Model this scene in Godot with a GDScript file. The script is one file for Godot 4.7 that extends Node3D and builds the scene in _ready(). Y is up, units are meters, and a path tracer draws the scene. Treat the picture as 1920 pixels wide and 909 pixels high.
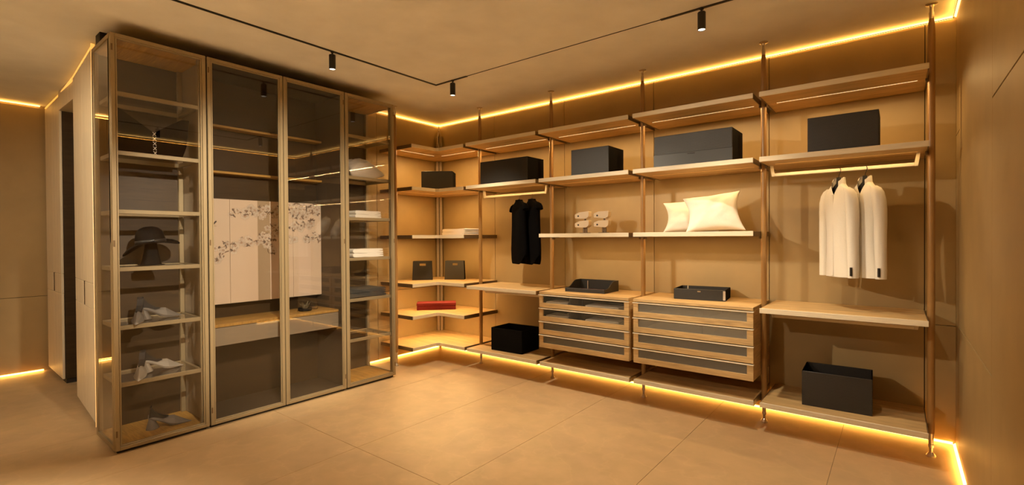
extends Node3D
# A dressing room: display wardrobe on the left, a pole shelving system round the back corner, warm light.

const H := 3.0          # ceiling height
const RX := 5.217       # right wall
const LX := -2.72       # far left wall
const FZ := 7.2         # wall behind the camera
const ZF := 0.605       # front edge of the shelves
const TH := 0.037       # shelf thickness
const Y_TOP := 2.546
const Y_HIGH := 2.063
const Y_EYE := 1.512
const Y_DESK := 0.935
const Y_LOW := 0.23
const WX := 0.703       # front of the display wardrobe
const WB := 0.20        # back of it
const WH := 2.891       # its height

var taken := {}
var box_cache := {}
var M := {}
var rng := RandomNumberGenerator.new()
var led := Color(1.0, 0.69, 0.28)


func px(i: int) -> float:   # where pole i stands
	return 1.052 + 1.005 * i


func _ready() -> void:
	rng.seed = 7
	var cam := Camera3D.new()
	cam.name = "camera"
	cam.fov = 52.867
	cam.near = 0.02
	add_child(cam)
	cam.position = Vector3(4.900, 1.4705, 4.601)
	cam.rotation_degrees = Vector3(-0.522, 38.378, -0.365)
	cam.current = true
	var we := WorldEnvironment.new()
	we.name = "environment"
	var env := Environment.new()
	env.background_mode = Environment.BG_COLOR
	env.background_color = Color(0, 0, 0)
	env.tonemap_mode = Environment.TONE_MAPPER_LINEAR
	env.tonemap_exposure = 1.06
	env.sdfgi_enabled = true
	env.ssao_enabled = true
	env.ssil_enabled = true
	we.environment = env
	add_child(we)
	lights()
	materials()
	setting()
	led_strips()
	poles()
	shelves()
	chests()
	rails()
	wardrobe()
	cabinets()
	boxes()
	clothes()
	small_things()
	wardrobe_things()


# ---------------------------------------------------------------- lights
func lights() -> void:
	# track spotlights: x, z, aim x, aim y, aim z, energy, half angle; the fixture is built with the light
	var bright := [
		[1.288, 2.381, 1.35, 0.0, 2.40, 1.3, 42.0, "black spotlight on the ceiling track above the glass wardrobe doors"],
		[1.523, 1.245, 1.45, 0.0, 0.95, 4.0, 44.0, "black spotlight just beside the corner of the ceiling track"],
		[3.870, 1.245, 3.90, 0.0, 1.05, 2.9, 44.0, "black spotlight near the top edge of the photo above the pillow bay"],
	]
	for s in bright:
		spotlight(s[0], s[1], Vector3(s[2], s[3], s[4]), s[5], s[6], s[7])
	# fixtures on the part of the track that runs on outside the frame
	spotlight(4.30, 1.80, Vector3(4.55, 0.0, 1.10), 1.2, 44.0, "black spotlight on the right track run near the back corner, outside the frame")
	spotlight(1.29, 4.35, Vector3(4.3, 1.40, 0.2), 9.5, 16.0, "black spotlight on the left track run aimed at the white jackets, outside the frame")
	spotlight(1.29, 4.02, Vector3(2.9, 1.40, 0.2), 7.5, 15.0, "black spotlight on the left track run aimed at the cream stands, outside the frame")
	spotlight(1.29, 5.60, Vector3(-0.9, 1.2, 3.6), 6.5, 36.0, "black spotlight on the left track run aimed at the oak cabinets, outside the frame")
	spotlight(3.10, 5.90, Vector3(3.4, 1.20, 0.0), 5.0, 16.0, "black spotlight on the front track run aimed at the drawer chests, outside the frame")
	spotlight(4.30, 3.60, Vector3(0.4, 1.25, 2.5), 30.0, 20.0, "black spotlight on the right track run aimed at the wardrobe, outside the frame")
	spotlight(1.90, 5.90, Vector3(2.0, 0.0, 5.6), 34.0, 38.0, "left black spotlight of the front track run aimed at the floor, outside the frame")
	spotlight(3.70, 5.90, Vector3(3.3, 0.0, 5.7), 22.0, 38.0, "right black spotlight of the front track run aimed at the floor, outside the frame")
	spotlight(4.30, 2.40, Vector3(2.50, 0.0, 2.85), 1.4, 26.0, "black spotlight on the right track run aimed at the floor, outside the frame")


func spotlight(x: float, z: float, aim: Vector3, energy: float, half: float, label: String) -> void:
	var o := thing("spotlight", label, "spotlight", Vector3(x, H, z), 0.0, "")
	var st := tool()
	lathe(st, [[0.0, 0.0], [0.014, 0.0], [0.014, -0.012], [0.007, -0.014], [0.007, -0.034], [0.0, -0.034]], 20)
	obj("stem", st, mat("black_metal"), o)
	st = tool()
	lathe(st, [[0.0, -0.030], [0.023, -0.030], [0.026, -0.033], [0.026, -0.146], [0.0245, -0.148], [0.0235, -0.146], [0.0235, -0.135], [0.0, -0.135]], 28)
	obj("body", st, mat("black_metal"), o)
	st = tool()
	lathe(st, [[0.0, -0.137], [0.0, -0.1455], [0.0225, -0.1455], [0.0225, -0.137], [0.0, -0.137]], 24)
	obj("lamp_lens", st, mat("lens"), o)
	var l := SpotLight3D.new()
	l.name = "spotlight_beam"
	l.light_color = lin(1.0, 0.84, 0.61)
	l.light_energy = energy
	l.spot_angle = half
	l.spot_angle_attenuation = 0.75
	l.spot_range = 14.0
	l.spot_attenuation = 2.0
	l.light_size = 0.03
	l.shadow_enabled = true
	o.add_child(l)
	l.position = Vector3(0, -0.16, 0)
	l.look_at_from_position(Vector3(x, H - 0.16, z), aim, Vector3.UP if absf(aim.y - H) < 0.1 else Vector3(0.01, 0, 1).normalized())


func area(parent: Node3D, at: Vector3, towards: Vector3, along: Vector3, length: float, width: float, energy: float, color: Color) -> void:
	var l := AreaLight3D.new()
	l.name = "strip_light"
	l.light_color = color
	l.light_energy = energy
	l.area_size = Vector2(length, width)
	l.area_range = 12.0
	l.area_attenuation = 2.0
	l.shadow_enabled = true
	parent.add_child(l)
	var zz := -towards.normalized()
	var xx := along.normalized()
	l.transform = Transform3D(Basis(xx, zz.cross(xx), zz), at)


# ---------------------------------------------------------------- helpers
func lin(r: float, g: float, b: float) -> Color:
	return Color(r, g, b).linear_to_srgb()


func numbered(called: String) -> String:
	var n: int = taken.get(called, 0)
	taken[called] = n + 1
	return called if n == 0 else "%s_%03d" % [called, n]


func tag(o: Node, label: String, category: String, group := "") -> Node:
	o.set_meta("label", label)
	o.set_meta("category", category)
	if group != "":
		o.set_meta("group", group)
	return o


func thing(called: String, label: String, category: String, at := Vector3.ZERO, turn := 0.0, group := "") -> Node3D:
	var o := Node3D.new()
	o.name = numbered(called)
	add_child(o)
	o.position = at
	o.rotation.y = turn
	tag(o, label, category, group)
	return o


func tool() -> SurfaceTool:
	var st := SurfaceTool.new()
	st.begin(Mesh.PRIMITIVE_TRIANGLES)
	st.set_smooth_group(-1)
	return st


func obj(called: String, shape, m: Material, parent: Node = null) -> MeshInstance3D:
	var o := MeshInstance3D.new()
	if shape is SurfaceTool:
		shape.generate_normals()
		o.mesh = shape.commit()
	else:
		o.mesh = shape
	o.material_override = m
	o.cast_shadow = GeometryInstance3D.SHADOW_CASTING_SETTING_ON
	if parent == null:
		o.name = numbered(called)
		add_child(o)
	else:
		o.name = called
		parent.add_child(o, true)
	return o


func struct(called: String, shape, m: Material, parent: Node = null) -> MeshInstance3D:
	var o := obj(called, shape, m, parent)
	if parent == null:
		o.name = called
		o.set_meta("kind", "structure")
	return o


func tri(st: SurfaceTool, a: Vector3, b: Vector3, c: Vector3, out: Vector3) -> void:
	if (a - c).cross(a - b).dot(out) < 0.0:
		var t := b
		b = c
		c = t
	st.add_vertex(a)
	st.add_vertex(b)
	st.add_vertex(c)


func quad(st: SurfaceTool, a: Vector3, b: Vector3, c: Vector3, d: Vector3, out: Vector3) -> void:
	tri(st, a, b, c, out)
	tri(st, a, c, d, out)


# a box with chamfered edges; lo and hi are opposite corners
func bx(st: SurfaceTool, lo: Vector3, hi: Vector3, bevel := 0.0, tf := Transform3D.IDENTITY) -> void:
	var c := (lo + hi) * 0.5
	var h := (hi - lo) * 0.5
	var b := minf(bevel, minf(h.x, minf(h.y, h.z)) * 0.9)
	var cc := tf * c
	if b <= 0.0:
		for ax in 3:
			for s in [-1.0, 1.0]:
				var n := Vector3.ZERO
				n[ax] = s
				var u := Vector3.ZERO
				u[(ax + 1) % 3] = h[(ax + 1) % 3]
				var v := Vector3.ZERO
				v[(ax + 2) % 3] = h[(ax + 2) % 3]
				var f := c + n * h[ax]
				quad(st, tf * (f - u - v), tf * (f + u - v), tf * (f + u + v), tf * (f - u + v), tf.basis * n)
		return
	# point of corner (sx, sy, sz) that lies on the face across axis ax
	var p := func(s: Vector3, ax: int) -> Vector3:
		var q := Vector3(h.x - b, h.y - b, h.z - b)
		q[ax] = h[ax]
		return tf * (c + s * q)
	for ax in 3:
		var a1 := (ax + 1) % 3
		var a2 := (ax + 2) % 3
		for s in [-1.0, 1.0]:
			var k := []
			for e in [[-1, -1], [1, -1], [1, 1], [-1, 1]]:
				var w := Vector3.ZERO
				w[ax] = s
				w[a1] = e[0]
				w[a2] = e[1]
				k.append(p.call(w, ax))
			quad(st, k[0], k[1], k[2], k[3], (k[0] + k[2]) * 0.5 - cc)
		# the four edges that run along ax
		for e in [[-1, -1], [1, -1], [1, 1], [-1, 1]]:
			var lo_s := Vector3.ZERO
			lo_s[ax] = -1
			lo_s[a1] = e[0]
			lo_s[a2] = e[1]
			var hi_s := lo_s
			hi_s[ax] = 1
			var q0: Vector3 = p.call(lo_s, a1)
			var q1: Vector3 = p.call(hi_s, a1)
			var q2: Vector3 = p.call(hi_s, a2)
			var q3: Vector3 = p.call(lo_s, a2)
			quad(st, q0, q1, q2, q3, (q0 + q2) * 0.5 - cc)
	for sx in [-1, 1]:
		for sy in [-1, 1]:
			for sz in [-1, 1]:
				var s := Vector3(sx, sy, sz)
				var t0: Vector3 = p.call(s, 0)
				tri(st, t0, p.call(s, 1), p.call(s, 2), t0 - cc)


func block(called: String, lo: Vector3, hi: Vector3, m: Material, parent: Node = null, bevel := 0.002) -> MeshInstance3D:
	var st := tool()
	bx(st, lo, hi, bevel)
	return obj(called, st, m, parent)


# a polygon in (x, y) pulled along z from z0 to z1, then placed by tf
func prism(st: SurfaceTool, poly: PackedVector2Array, z0: float, z1: float, tf := Transform3D.IDENTITY) -> void:
	var idx := Geometry2D.triangulate_polygon(poly)
	for s in [[z0, -1.0], [z1, 1.0]]:
		for i in range(0, idx.size(), 3):
			var q := []
			for k in 3:
				var v := poly[idx[i + k]]
				q.append(tf * Vector3(v.x, v.y, s[0]))
			tri(st, q[0], q[1], q[2], tf.basis * Vector3(0, 0, s[1] * signf(z1 - z0)))
	var area2 := 0.0
	for i in poly.size():
		area2 += poly[i].cross(poly[(i + 1) % poly.size()])
	for i in poly.size():
		var a := poly[i]
		var b := poly[(i + 1) % poly.size()]
		var e := b - a
		var n := Vector3(e.y, -e.x, 0) * signf(area2)
		quad(st, tf * Vector3(a.x, a.y, z0), tf * Vector3(b.x, b.y, z0), tf * Vector3(b.x, b.y, z1), tf * Vector3(a.x, a.y, z1), tf.basis * n)


func rounded(poly: PackedVector2Array, r: float, steps := 4) -> PackedVector2Array:
	var out := PackedVector2Array()
	var n := poly.size()
	for i in n:
		var p := poly[i]
		var a := (poly[(i + n - 1) % n] - p)
		var b := (poly[(i + 1) % n] - p)
		var rr := minf(r, minf(a.length(), b.length()) * 0.45)
		var p0 := p + a.normalized() * rr
		var p1 := p + b.normalized() * rr
		for k in steps + 1:
			var t := float(k) / steps
			out.append(p0.lerp(p, t).lerp(p.lerp(p1, t), t))
	return out


# rings of points joined into a skin; each ring is closed
func skin(st: SurfaceTool, rings: Array, capped := true, smooth := true) -> void:
	st.set_smooth_group(0 if smooth else -1)
	var mids := []
	for r in rings:
		var c := Vector3.ZERO
		for v in r:
			c += v
		mids.append(c / r.size())
	for i in rings.size() - 1:
		var a: Array = rings[i]
		var b: Array = rings[i + 1]
		var mid: Vector3 = (mids[i] + mids[i + 1]) * 0.5
		var n := a.size()
		for j in n:
			var k := (j + 1) % n
			quad(st, a[j], a[k], b[k], b[j], (a[j] + a[k] + b[k] + b[j]) * 0.25 - mid)
	if capped:
		st.set_smooth_group(-1)
		for e in [[0, 1], [rings.size() - 1, rings.size() - 2]]:
			var r: Array = rings[e[0]]
			var c: Vector3 = mids[e[0]]
			var out: Vector3 = c - mids[e[1]]
			for j in r.size():
				if r[j].distance_squared_to(c) > 1e-10:
					tri(st, c, r[j], r[(j + 1) % r.size()], out)
	st.set_smooth_group(-1)


# profile of [radius, y] pairs turned round the y axis
func lathe(st: SurfaceTool, profile: Array, segs := 24, tf := Transform3D.IDENTITY, smooth := false) -> void:
	st.set_smooth_group(0 if smooth else -1)
	var n := profile.size()
	for i in n - 1:
		var r0: float = profile[i][0]
		var y0: float = profile[i][1]
		var r1: float = profile[i + 1][0]
		var y1: float = profile[i + 1][1]
		if absf(r0 - r1) + absf(y0 - y1) < 1e-7:
			continue
		for j in segs:
			var a0 := TAU * j / segs
			var a1 := TAU * (j + 1) / segs
			var d0 := Vector3(cos(a0), 0, sin(a0))
			var d1 := Vector3(cos(a1), 0, sin(a1))
			var am := (a0 + a1) * 0.5
			# outward is to the right of the profile's direction when it runs downwards from the axis
			var out := Vector3(cos(am), 0, sin(am)) * (y0 - y1) + Vector3(0, r1 - r0, 0)
			var p0 := tf * (d0 * r0 + Vector3(0, y0, 0))
			var p1 := tf * (d1 * r0 + Vector3(0, y0, 0))
			var p2 := tf * (d1 * r1 + Vector3(0, y1, 0))
			var p3 := tf * (d0 * r1 + Vector3(0, y1, 0))
			out = tf.basis * out
			if r0 > 1e-6:
				tri(st, p0, p1, p2 if r1 > 1e-6 else p3, out)
			if r1 > 1e-6:
				tri(st, p0, p2, p3, out)
	st.set_smooth_group(-1)


func tube(st: SurfaceTool, pts: Array, r: float, segs := 8, r_end := -1.0) -> void:
	var rings := []
	var up := Vector3(0.13, 0.2, 0.97).normalized()
	for i in pts.size():
		var d: Vector3 = (pts[mini(i + 1, pts.size() - 1)] - pts[maxi(i - 1, 0)]).normalized()
		var u := d.cross(up).normalized()
		var v := d.cross(u)
		var rr := r if r_end < 0.0 else lerpf(r, r_end, float(i) / (pts.size() - 1))
		var ring := []
		for k in segs:
			var a := TAU * k / segs
			ring.append(pts[i] + (u * cos(a) + v * sin(a)) * rr)
		rings.append(ring)
	skin(st, rings)


# ---------------------------------------------------------------- materials
func mk(called: String, albedo: Color, rough: float, metal := 0.0, spec := 0.5) -> StandardMaterial3D:
	var m := StandardMaterial3D.new()
	m.resource_name = called
	m.albedo_color = albedo
	m.roughness = rough
	m.metallic = metal
	m.metallic_specular = spec
	M[called] = m
	return m


func mat(called: String) -> StandardMaterial3D:
	if called == "black_metal" and not M.has(called):
		mk("black_metal", lin(0.012, 0.011, 0.010), 0.45)
	if called == "lens" and not M.has(called):
		var m := mk("lens", Color(1, 1, 1), 0.3)
		m.emission_enabled = true
		m.emission = Color(1.0, 0.95, 0.86)
		m.emission_energy_multiplier = 2.0
	return M[called]


func picture(w: int, h: int, f: Callable) -> ImageTexture:
	var data := PackedByteArray()
	data.resize(w * h * 3)
	var at := 0
	for y in h:
		for x in w:
			var c: Color = f.call(x, y)
			data[at] = clampi(int(c.r * 255.0 + 0.5), 0, 255)
			data[at + 1] = clampi(int(c.g * 255.0 + 0.5), 0, 255)
			data[at + 2] = clampi(int(c.b * 255.0 + 0.5), 0, 255)
			at += 3
	var im := Image.create_from_data(w, h, false, Image.FORMAT_RGB8, data)
	return ImageTexture.create_from_image(im)


func noise(seed_: int, freq: float, octaves := 3) -> FastNoiseLite:
	var n := FastNoiseLite.new()
	n.seed = seed_
	n.noise_type = FastNoiseLite.TYPE_SIMPLEX
	n.frequency = freq
	n.fractal_octaves = octaves
	return n


# noise that repeats across the texture: sampled on a torus in the two directions
func wrapped(n: FastNoiseLite, u: float, v: float, ru: float, rv: float) -> float:
	var a := n.get_noise_3d(cos(u * TAU) * ru, sin(u * TAU) * ru, v * rv)
	var b := n.get_noise_3d(cos(u * TAU) * ru, sin(u * TAU) * ru, (v - 1.0) * rv)
	return lerpf(a, b, v)


func triplanar(m: StandardMaterial3D, t: Texture2D, scale: Vector3) -> void:
	m.albedo_texture = t
	m.uv1_triplanar = true
	m.uv1_world_triplanar = true
	m.uv1_scale = scale
	m.uv1_triplanar_sharpness = 8.0


func materials() -> void:
	var nf := noise(3, 0.02, 4)
	var ng := noise(9, 0.05, 3)
	# oak: fine streaks along one direction (u), 512 x 512
	var oak := func(along: float, across: float) -> Color:
		var fine := wrapped(ng, along, across, 16.0, 1500.0)
		var mid := wrapped(nf, along, across, 9.0, 620.0)
		var k := 0.90 + 0.13 * fine + 0.12 * mid
		return Color(k, k * (0.985 + 0.02 * fine), k * (0.965 + 0.04 * fine))
	var oak_u := picture(384, 384, func(x, y): return oak.call(x / 384.0, y / 384.0))
	var oak_v := picture(384, 384, func(x, y): return oak.call(y / 384.0, x / 384.0))
	var soft := func(along: float, across: float) -> Color:
		var k := 0.96 + 0.05 * wrapped(ng, along, across, 16.0, 1500.0) + 0.03 * wrapped(nf, along, across, 9.0, 620.0)
		return Color(k, k, k)
	var soft_u := picture(256, 256, func(x, y): return soft.call(x / 256.0, y / 256.0))
	var soft_v := picture(256, 256, func(x, y): return soft.call(y / 256.0, x / 256.0))
	triplanar(mk("oak_rich", lin(0.62, 0.35, 0.075), 0.5), oak_u, Vector3(1.1, 1.1, 1.1))
	triplanar(mk("oak", lin(0.68, 0.465, 0.215), 0.5), oak_u, Vector3(1.1, 1.1, 1.1))
	triplanar(mk("oak_upright", lin(0.62, 0.43, 0.235), 0.5), oak_v, Vector3(1.1, 1.1, 1.1))
	triplanar(mk("oak_z", lin(0.66, 0.38, 0.10), 0.5), oak_v, Vector3(1.1, 1.1, 1.1))
	triplanar(mk("drawer_face", lin(0.36, 0.28, 0.19), 0.5), soft_u, Vector3(1.1, 1.1, 1.1))
	mk("shoe_pale", lin(0.34, 0.30, 0.25), 0.55)
	triplanar(mk("edge", lin(0.78, 0.68, 0.50), 0.45), soft_u, Vector3(0.9, 0.9, 0.9))
	triplanar(mk("pole_wood", lin(0.36, 0.195, 0.062), 0.35), soft_v, Vector3(1.6, 1.6, 1.6))
	triplanar(mk("cabinet_oak", lin(0.78, 0.68, 0.50), 0.5), soft_v, Vector3(0.8, 0.8, 0.8))
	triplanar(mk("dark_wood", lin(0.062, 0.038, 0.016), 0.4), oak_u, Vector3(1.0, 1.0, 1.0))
	# painted panels, plaster and stone: faint mottling
	var nm := noise(21, 0.03, 5)
	var mottled := picture(256, 256, func(x, y):
		var k := 0.955 + 0.045 * wrapped(nm, x / 256.0, y / 256.0, 30.0, 190.0)
		return Color(k, k, k))
	triplanar(mk("wall_panel", lin(0.40, 0.280, 0.125), 0.5), mottled, Vector3(0.5, 0.5, 0.5))
	triplanar(mk("ceiling_paint", lin(0.84, 0.83, 0.79), 0.9), mottled, Vector3(0.4, 0.4, 0.4))
	mk("joint", lin(0.05, 0.04, 0.03), 0.8)
	var ns := noise(33, 0.012, 5)
	var nv := noise(35, 0.03, 4)
	var stone := picture(512, 512, func(x, y):
		var a := wrapped(ns, x / 512.0, y / 512.0, 60.0, 380.0)
		var b := wrapped(nv, x / 512.0, y / 512.0, 60.0, 380.0)
		var vein := pow(maxf(0.0, 1.0 - absf(a) * 9.0), 3.0)
		var k := 0.925 + 0.05 * a + 0.05 * b + 0.03 * vein
		return Color(k, k * (1.0 - 0.01 * b), k * (0.99 - 0.02 * a)))
	triplanar(mk("floor_stone", lin(0.60, 0.42, 0.235), 0.42), stone, Vector3(0.45, 0.45, 0.45))
	mk("grout", lin(0.22, 0.17, 0.11), 0.9)
	mk("bronze", lin(0.32, 0.25, 0.145), 0.4, 0.3)
	mk("bronze_dark", lin(0.15, 0.095, 0.045), 0.45, 0.3)
	mk("handle_dark", lin(0.09, 0.055, 0.02), 0.6)
	mk("slate", lin(0.050, 0.048, 0.045), 0.5)
	mk("nickel", lin(0.62, 0.55, 0.44), 0.28, 0.9)
	mk("steel", lin(0.55, 0.52, 0.47), 0.25, 1.0)
	mk("black", lin(0.008, 0.007, 0.006), 0.6)
	mk("plinth", lin(0.02, 0.015, 0.01), 0.7)
	# panes
	var pane := mk("pane", Color(0.04, 0.03, 0.02, 0.05), 0.0)
	pane.transparency = BaseMaterial3D.TRANSPARENCY_ALPHA
	var smoke := mk("smoked_pane", Color(0.05, 0.03, 0.015, 0.15), 0.0)
	smoke.transparency = BaseMaterial3D.TRANSPARENCY_ALPHA
	var grey := mk("grey_pane", Color(0.50, 0.49, 0.46, 0.50), 0.12)
	grey.transparency = BaseMaterial3D.TRANSPARENCY_ALPHA
	var clear := mk("drawer_pane", Color(0.4, 0.4, 0.38, 0.16), 0.08)
	clear.transparency = BaseMaterial3D.TRANSPARENCY_ALPHA
	# leather and woven fronts: facets of a small lozenge weave
	var weave := picture(128, 128, func(x, y):
		var u: float = x / 128.0 * 4.0
		var v: float = y / 128.0 * 4.0
		var row := int(floor(v))
		var uu := fposmod(u + (0.5 if row % 2 == 1 else 0.0), 1.0)
		var vv := fposmod(v, 1.0)
		var hgt := (1.0 - pow(absf(2.0 * uu - 1.0), 3.0)) * (1.0 - pow(absf(2.0 * vv - 1.0), 3.0)) * (0.75 + 0.25 * uu)
		return Color(hgt, hgt, hgt))
	var w := mk("woven", lin(0.022, 0.020, 0.019), 0.45)
	w.uv1_triplanar = true
	w.uv1_world_triplanar = true
	w.uv1_scale = Vector3(22, 22, 22)
	w.uv1_triplanar_sharpness = 8.0
	w.heightmap_enabled = true
	w.heightmap_texture = weave
	w.heightmap_scale = 0.07
	mk("leather", lin(0.020, 0.019, 0.018), 0.45)
	mk("felt", lin(0.005, 0.0045, 0.004), 0.95, 0.0, 0.2)
	mk("grey_felt", lin(0.055, 0.052, 0.050), 0.85)
	var rv := mk("red_velvet", lin(0.15, 0.003, 0.005), 0.8)
	rv.rim_enabled = true
	rv.rim = 0.2
	rv.rim_tint = 0.8
	mk("red_lining", lin(0.07, 0.006, 0.006), 0.8)
	# cloth
	var nc := noise(51, 0.09, 3)
	var cloth := picture(256, 256, func(x, y):
		var k := 0.95 + 0.03 * wrapped(nc, x / 256.0, y / 256.0, 60.0, 380.0) + (0.02 if (x + y) % 2 == 0 else 0.0)
		return Color(k, k, k))
	triplanar(mk("white_cloth", lin(0.84, 0.79, 0.70), 0.9), cloth, Vector3(5, 5, 5))
	triplanar(mk("cream_cloth", lin(0.80, 0.70, 0.55), 0.9), cloth, Vector3(5, 5, 5))
	triplanar(mk("black_cloth", lin(0.0025, 0.002, 0.002), 0.95, 0.0, 0.15), cloth, Vector3(5, 5, 5))
	triplanar(mk("charcoal_cloth", lin(0.045, 0.042, 0.036), 0.95), cloth, Vector3(5, 5, 5))
	triplanar(mk("vanity_panel", lin(0.105, 0.072, 0.04), 0.7), cloth, Vector3(3, 3, 3))
	triplanar(mk("side_fabric", lin(0.34, 0.28, 0.20), 0.8), cloth, Vector3(3, 3, 3))
	mk("shoe_grey", lin(0.16, 0.14, 0.12), 0.55)
	mk("shoe_dark", lin(0.02, 0.017, 0.015), 0.6)
	mk("hat_felt", lin(0.005, 0.004, 0.004), 0.75, 0.0, 0.25)
	mk("leaf", lin(0.20, 0.16, 0.09), 0.7)
	mk("cable", lin(0.30, 0.18, 0.08), 0.6)
	mk("strap_tan", lin(0.5, 0.42, 0.33), 0.6)
	var g := mk("glass", Color(1, 1, 1, 0.0), 0.02)
	g.refraction_enabled = true
	g.refraction_scale = 0.05
	# glowing faces
	var e := mk("led_face", Color(1, 1, 1), 0.5)
	e.emission_enabled = true
	e.emission = Color(1.0, 0.86, 0.55)
	e.emission_energy_multiplier = 1.7
	e = mk("shelf_led_face", Color(1, 1, 1), 0.5)
	e.emission_enabled = true
	e.emission = Color(1.0, 0.86, 0.62)
	e.emission_energy_multiplier = 1.1
	e = mk("faint_led_face", Color(0.9, 0.8, 0.6), 0.5)
	e.emission_enabled = true
	e.emission = Color(0.85, 0.60, 0.28)
	e.emission_energy_multiplier = 0.45
	e = mk("edge_led_face", Color(1, 1, 1), 0.5)
	e.emission_enabled = true
	e.emission = Color(1.0, 0.68, 0.25)
	e.emission_energy_multiplier = 0.9
	mural_material()


# blossom branches and a bird printed on the panels
func mural_material() -> void:
	var w := 640
	var h := 512
	var im := Image.create(w, h, false, Image.FORMAT_RGB8)
	im.fill(Color(0.92, 0.82, 0.72))
	im.fill_rect(Rect2i(0, 0, 90, h), Color(0.87, 0.76, 0.65))
	im.fill_rect(Rect2i(292, 0, 62, h), Color(0.72, 0.62, 0.50))
	im.fill_rect(Rect2i(354, 0, 90, h), Color(0.93, 0.83, 0.74))
	im.fill_rect(Rect2i(506, 0, 70, h), Color(0.94, 0.84, 0.75))
	var r := RandomNumberGenerator.new()
	r.seed = 12
	var dot := func(cx: float, cy: float, rad: float, c: Color, share: float) -> void:
		for yy in range(maxi(0, int(cy - rad)), mini(h, int(cy + rad) + 1)):
			for xx in range(maxi(0, int(cx - rad)), mini(w, int(cx + rad) + 1)):
				if Vector2(xx - cx, yy - cy).length() <= rad:
					im.set_pixel(xx, yy, im.get_pixel(xx, yy).lerp(c, share))
	var twig := func(a: Vector2, b: Vector2, wd: float) -> void:
		var p := a
		for k in 40:
			var t := (k + 1) / 40.0
			p = a.lerp(b, t) + Vector2(sin(t * 9.0 + a.x), cos(t * 7.0 + a.y)) * 5.0
			dot.call(p.x, p.y, wd * (1.2 - t * 0.7), Color(0.36, 0.25, 0.18), 0.8)
	var flower := func(cx: float, cy: float, s: float) -> void:
		var turn := r.randf() * TAU
		var tone := r.randf_range(0.90, 1.0)
		for k in 5:
			var a := turn + TAU * k / 5.0
			var far := s * r.randf_range(0.50, 0.70)
			var wide := s * r.randf_range(0.42, 0.56)
			dot.call(cx + cos(a) * far, cy + sin(a) * far, wide + 1.4, Color(0.70, 0.56, 0.46), 0.30)
			dot.call(cx + cos(a) * far, cy + sin(a) * far, wide, Color(0.98 * tone, 0.93 * tone, 0.86 * tone), 0.62)
		dot.call(cx, cy, s * 0.34, Color(0.74, 0.58, 0.46), 0.5)
		for k in 7:
			var a := r.randf() * TAU
			var far := s * r.randf_range(0.15, 0.55)
			dot.call(cx + cos(a) * far, cy + sin(a) * far, 1.2, Color(0.48, 0.35, 0.28), 0.7)
	var leafy := func(cx: float, cy: float, s: float) -> void:
		for k in r.randi_range(2, 4):
			var a := r.randf() * TAU
			var c := Color(0.36, 0.30, 0.27).lerp(Color(0.58, 0.47, 0.39), r.randf())
			for t in 9:
				var f := t / 8.0
				dot.call(cx + cos(a + f * 0.4) * s * f, cy + sin(a + f * 0.4) * s * f, maxf(0.8, s * 0.26 * sin(PI * (0.15 + 0.85 * f))), c, 0.5)
	var ends := [[640, 40, 170, 75], [640, 60, 420, 10], [600, 110, 340, 150], [430, 120, 290, 210], [300, 200, 110, 235], [330, 170, 350, 268], [640, 190, 560, 195], [200, 232, 95, 290], [520, 30, 540, 130], [400, 60, 240, 40], [470, 205, 390, 180], [460, 60, 640, 20]]
	for e in ends:
		twig.call(Vector2(e[0], e[1]), Vector2(e[2], e[3]), 3.0)
	var spots := []
	for e in ends:
		var n := int(Vector2(e[0] - e[2], e[1] - e[3]).length() / 20.0) + 2
		for k in n:
			var q := Vector2(e[0], e[1]).lerp(Vector2(e[2], e[3]), (k + r.randf()) / n) + Vector2(r.randf_range(-24, 24), r.randf_range(-20, 20))
			spots.append(q)
	for q in spots:
		if r.randf() < 0.62:
			leafy.call(q.x + r.randf_range(-12, 12), q.y + r.randf_range(-10, 10), r.randf_range(10, 18))
	for q in spots:
		flower.call(q.x, q.y, r.randf_range(12, 20))
		if r.randf() < 0.75:
			leafy.call(q.x + r.randf_range(-24, 24), q.y + r.randf_range(-20, 20), r.randf_range(9, 16))
	# the small bird on the left
	for t in 14:
		dot.call(70 + t * 2.2, 126 + t * 0.5, 6.0 - absf(t - 7) * 0.5, Color(0.86, 0.76, 0.64), 0.9)
		dot.call(46 + t * 2.0, 117 + t * 0.9, 2.2, Color(0.24, 0.19, 0.17), 0.85)
	for t in 10:
		dot.call(86 + t * 1.4, 124 - t * 1.6, 3.4, Color(0.30, 0.24, 0.21), 0.8)
		dot.call(70 + t * 1.2, 138 + t * 0.5, 1.6, Color(0.30, 0.24, 0.21), 0.7)
	var m := mk("mural", Color(1, 1, 1), 0.55)
	m.albedo_texture = ImageTexture.create_from_image(im)


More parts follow.
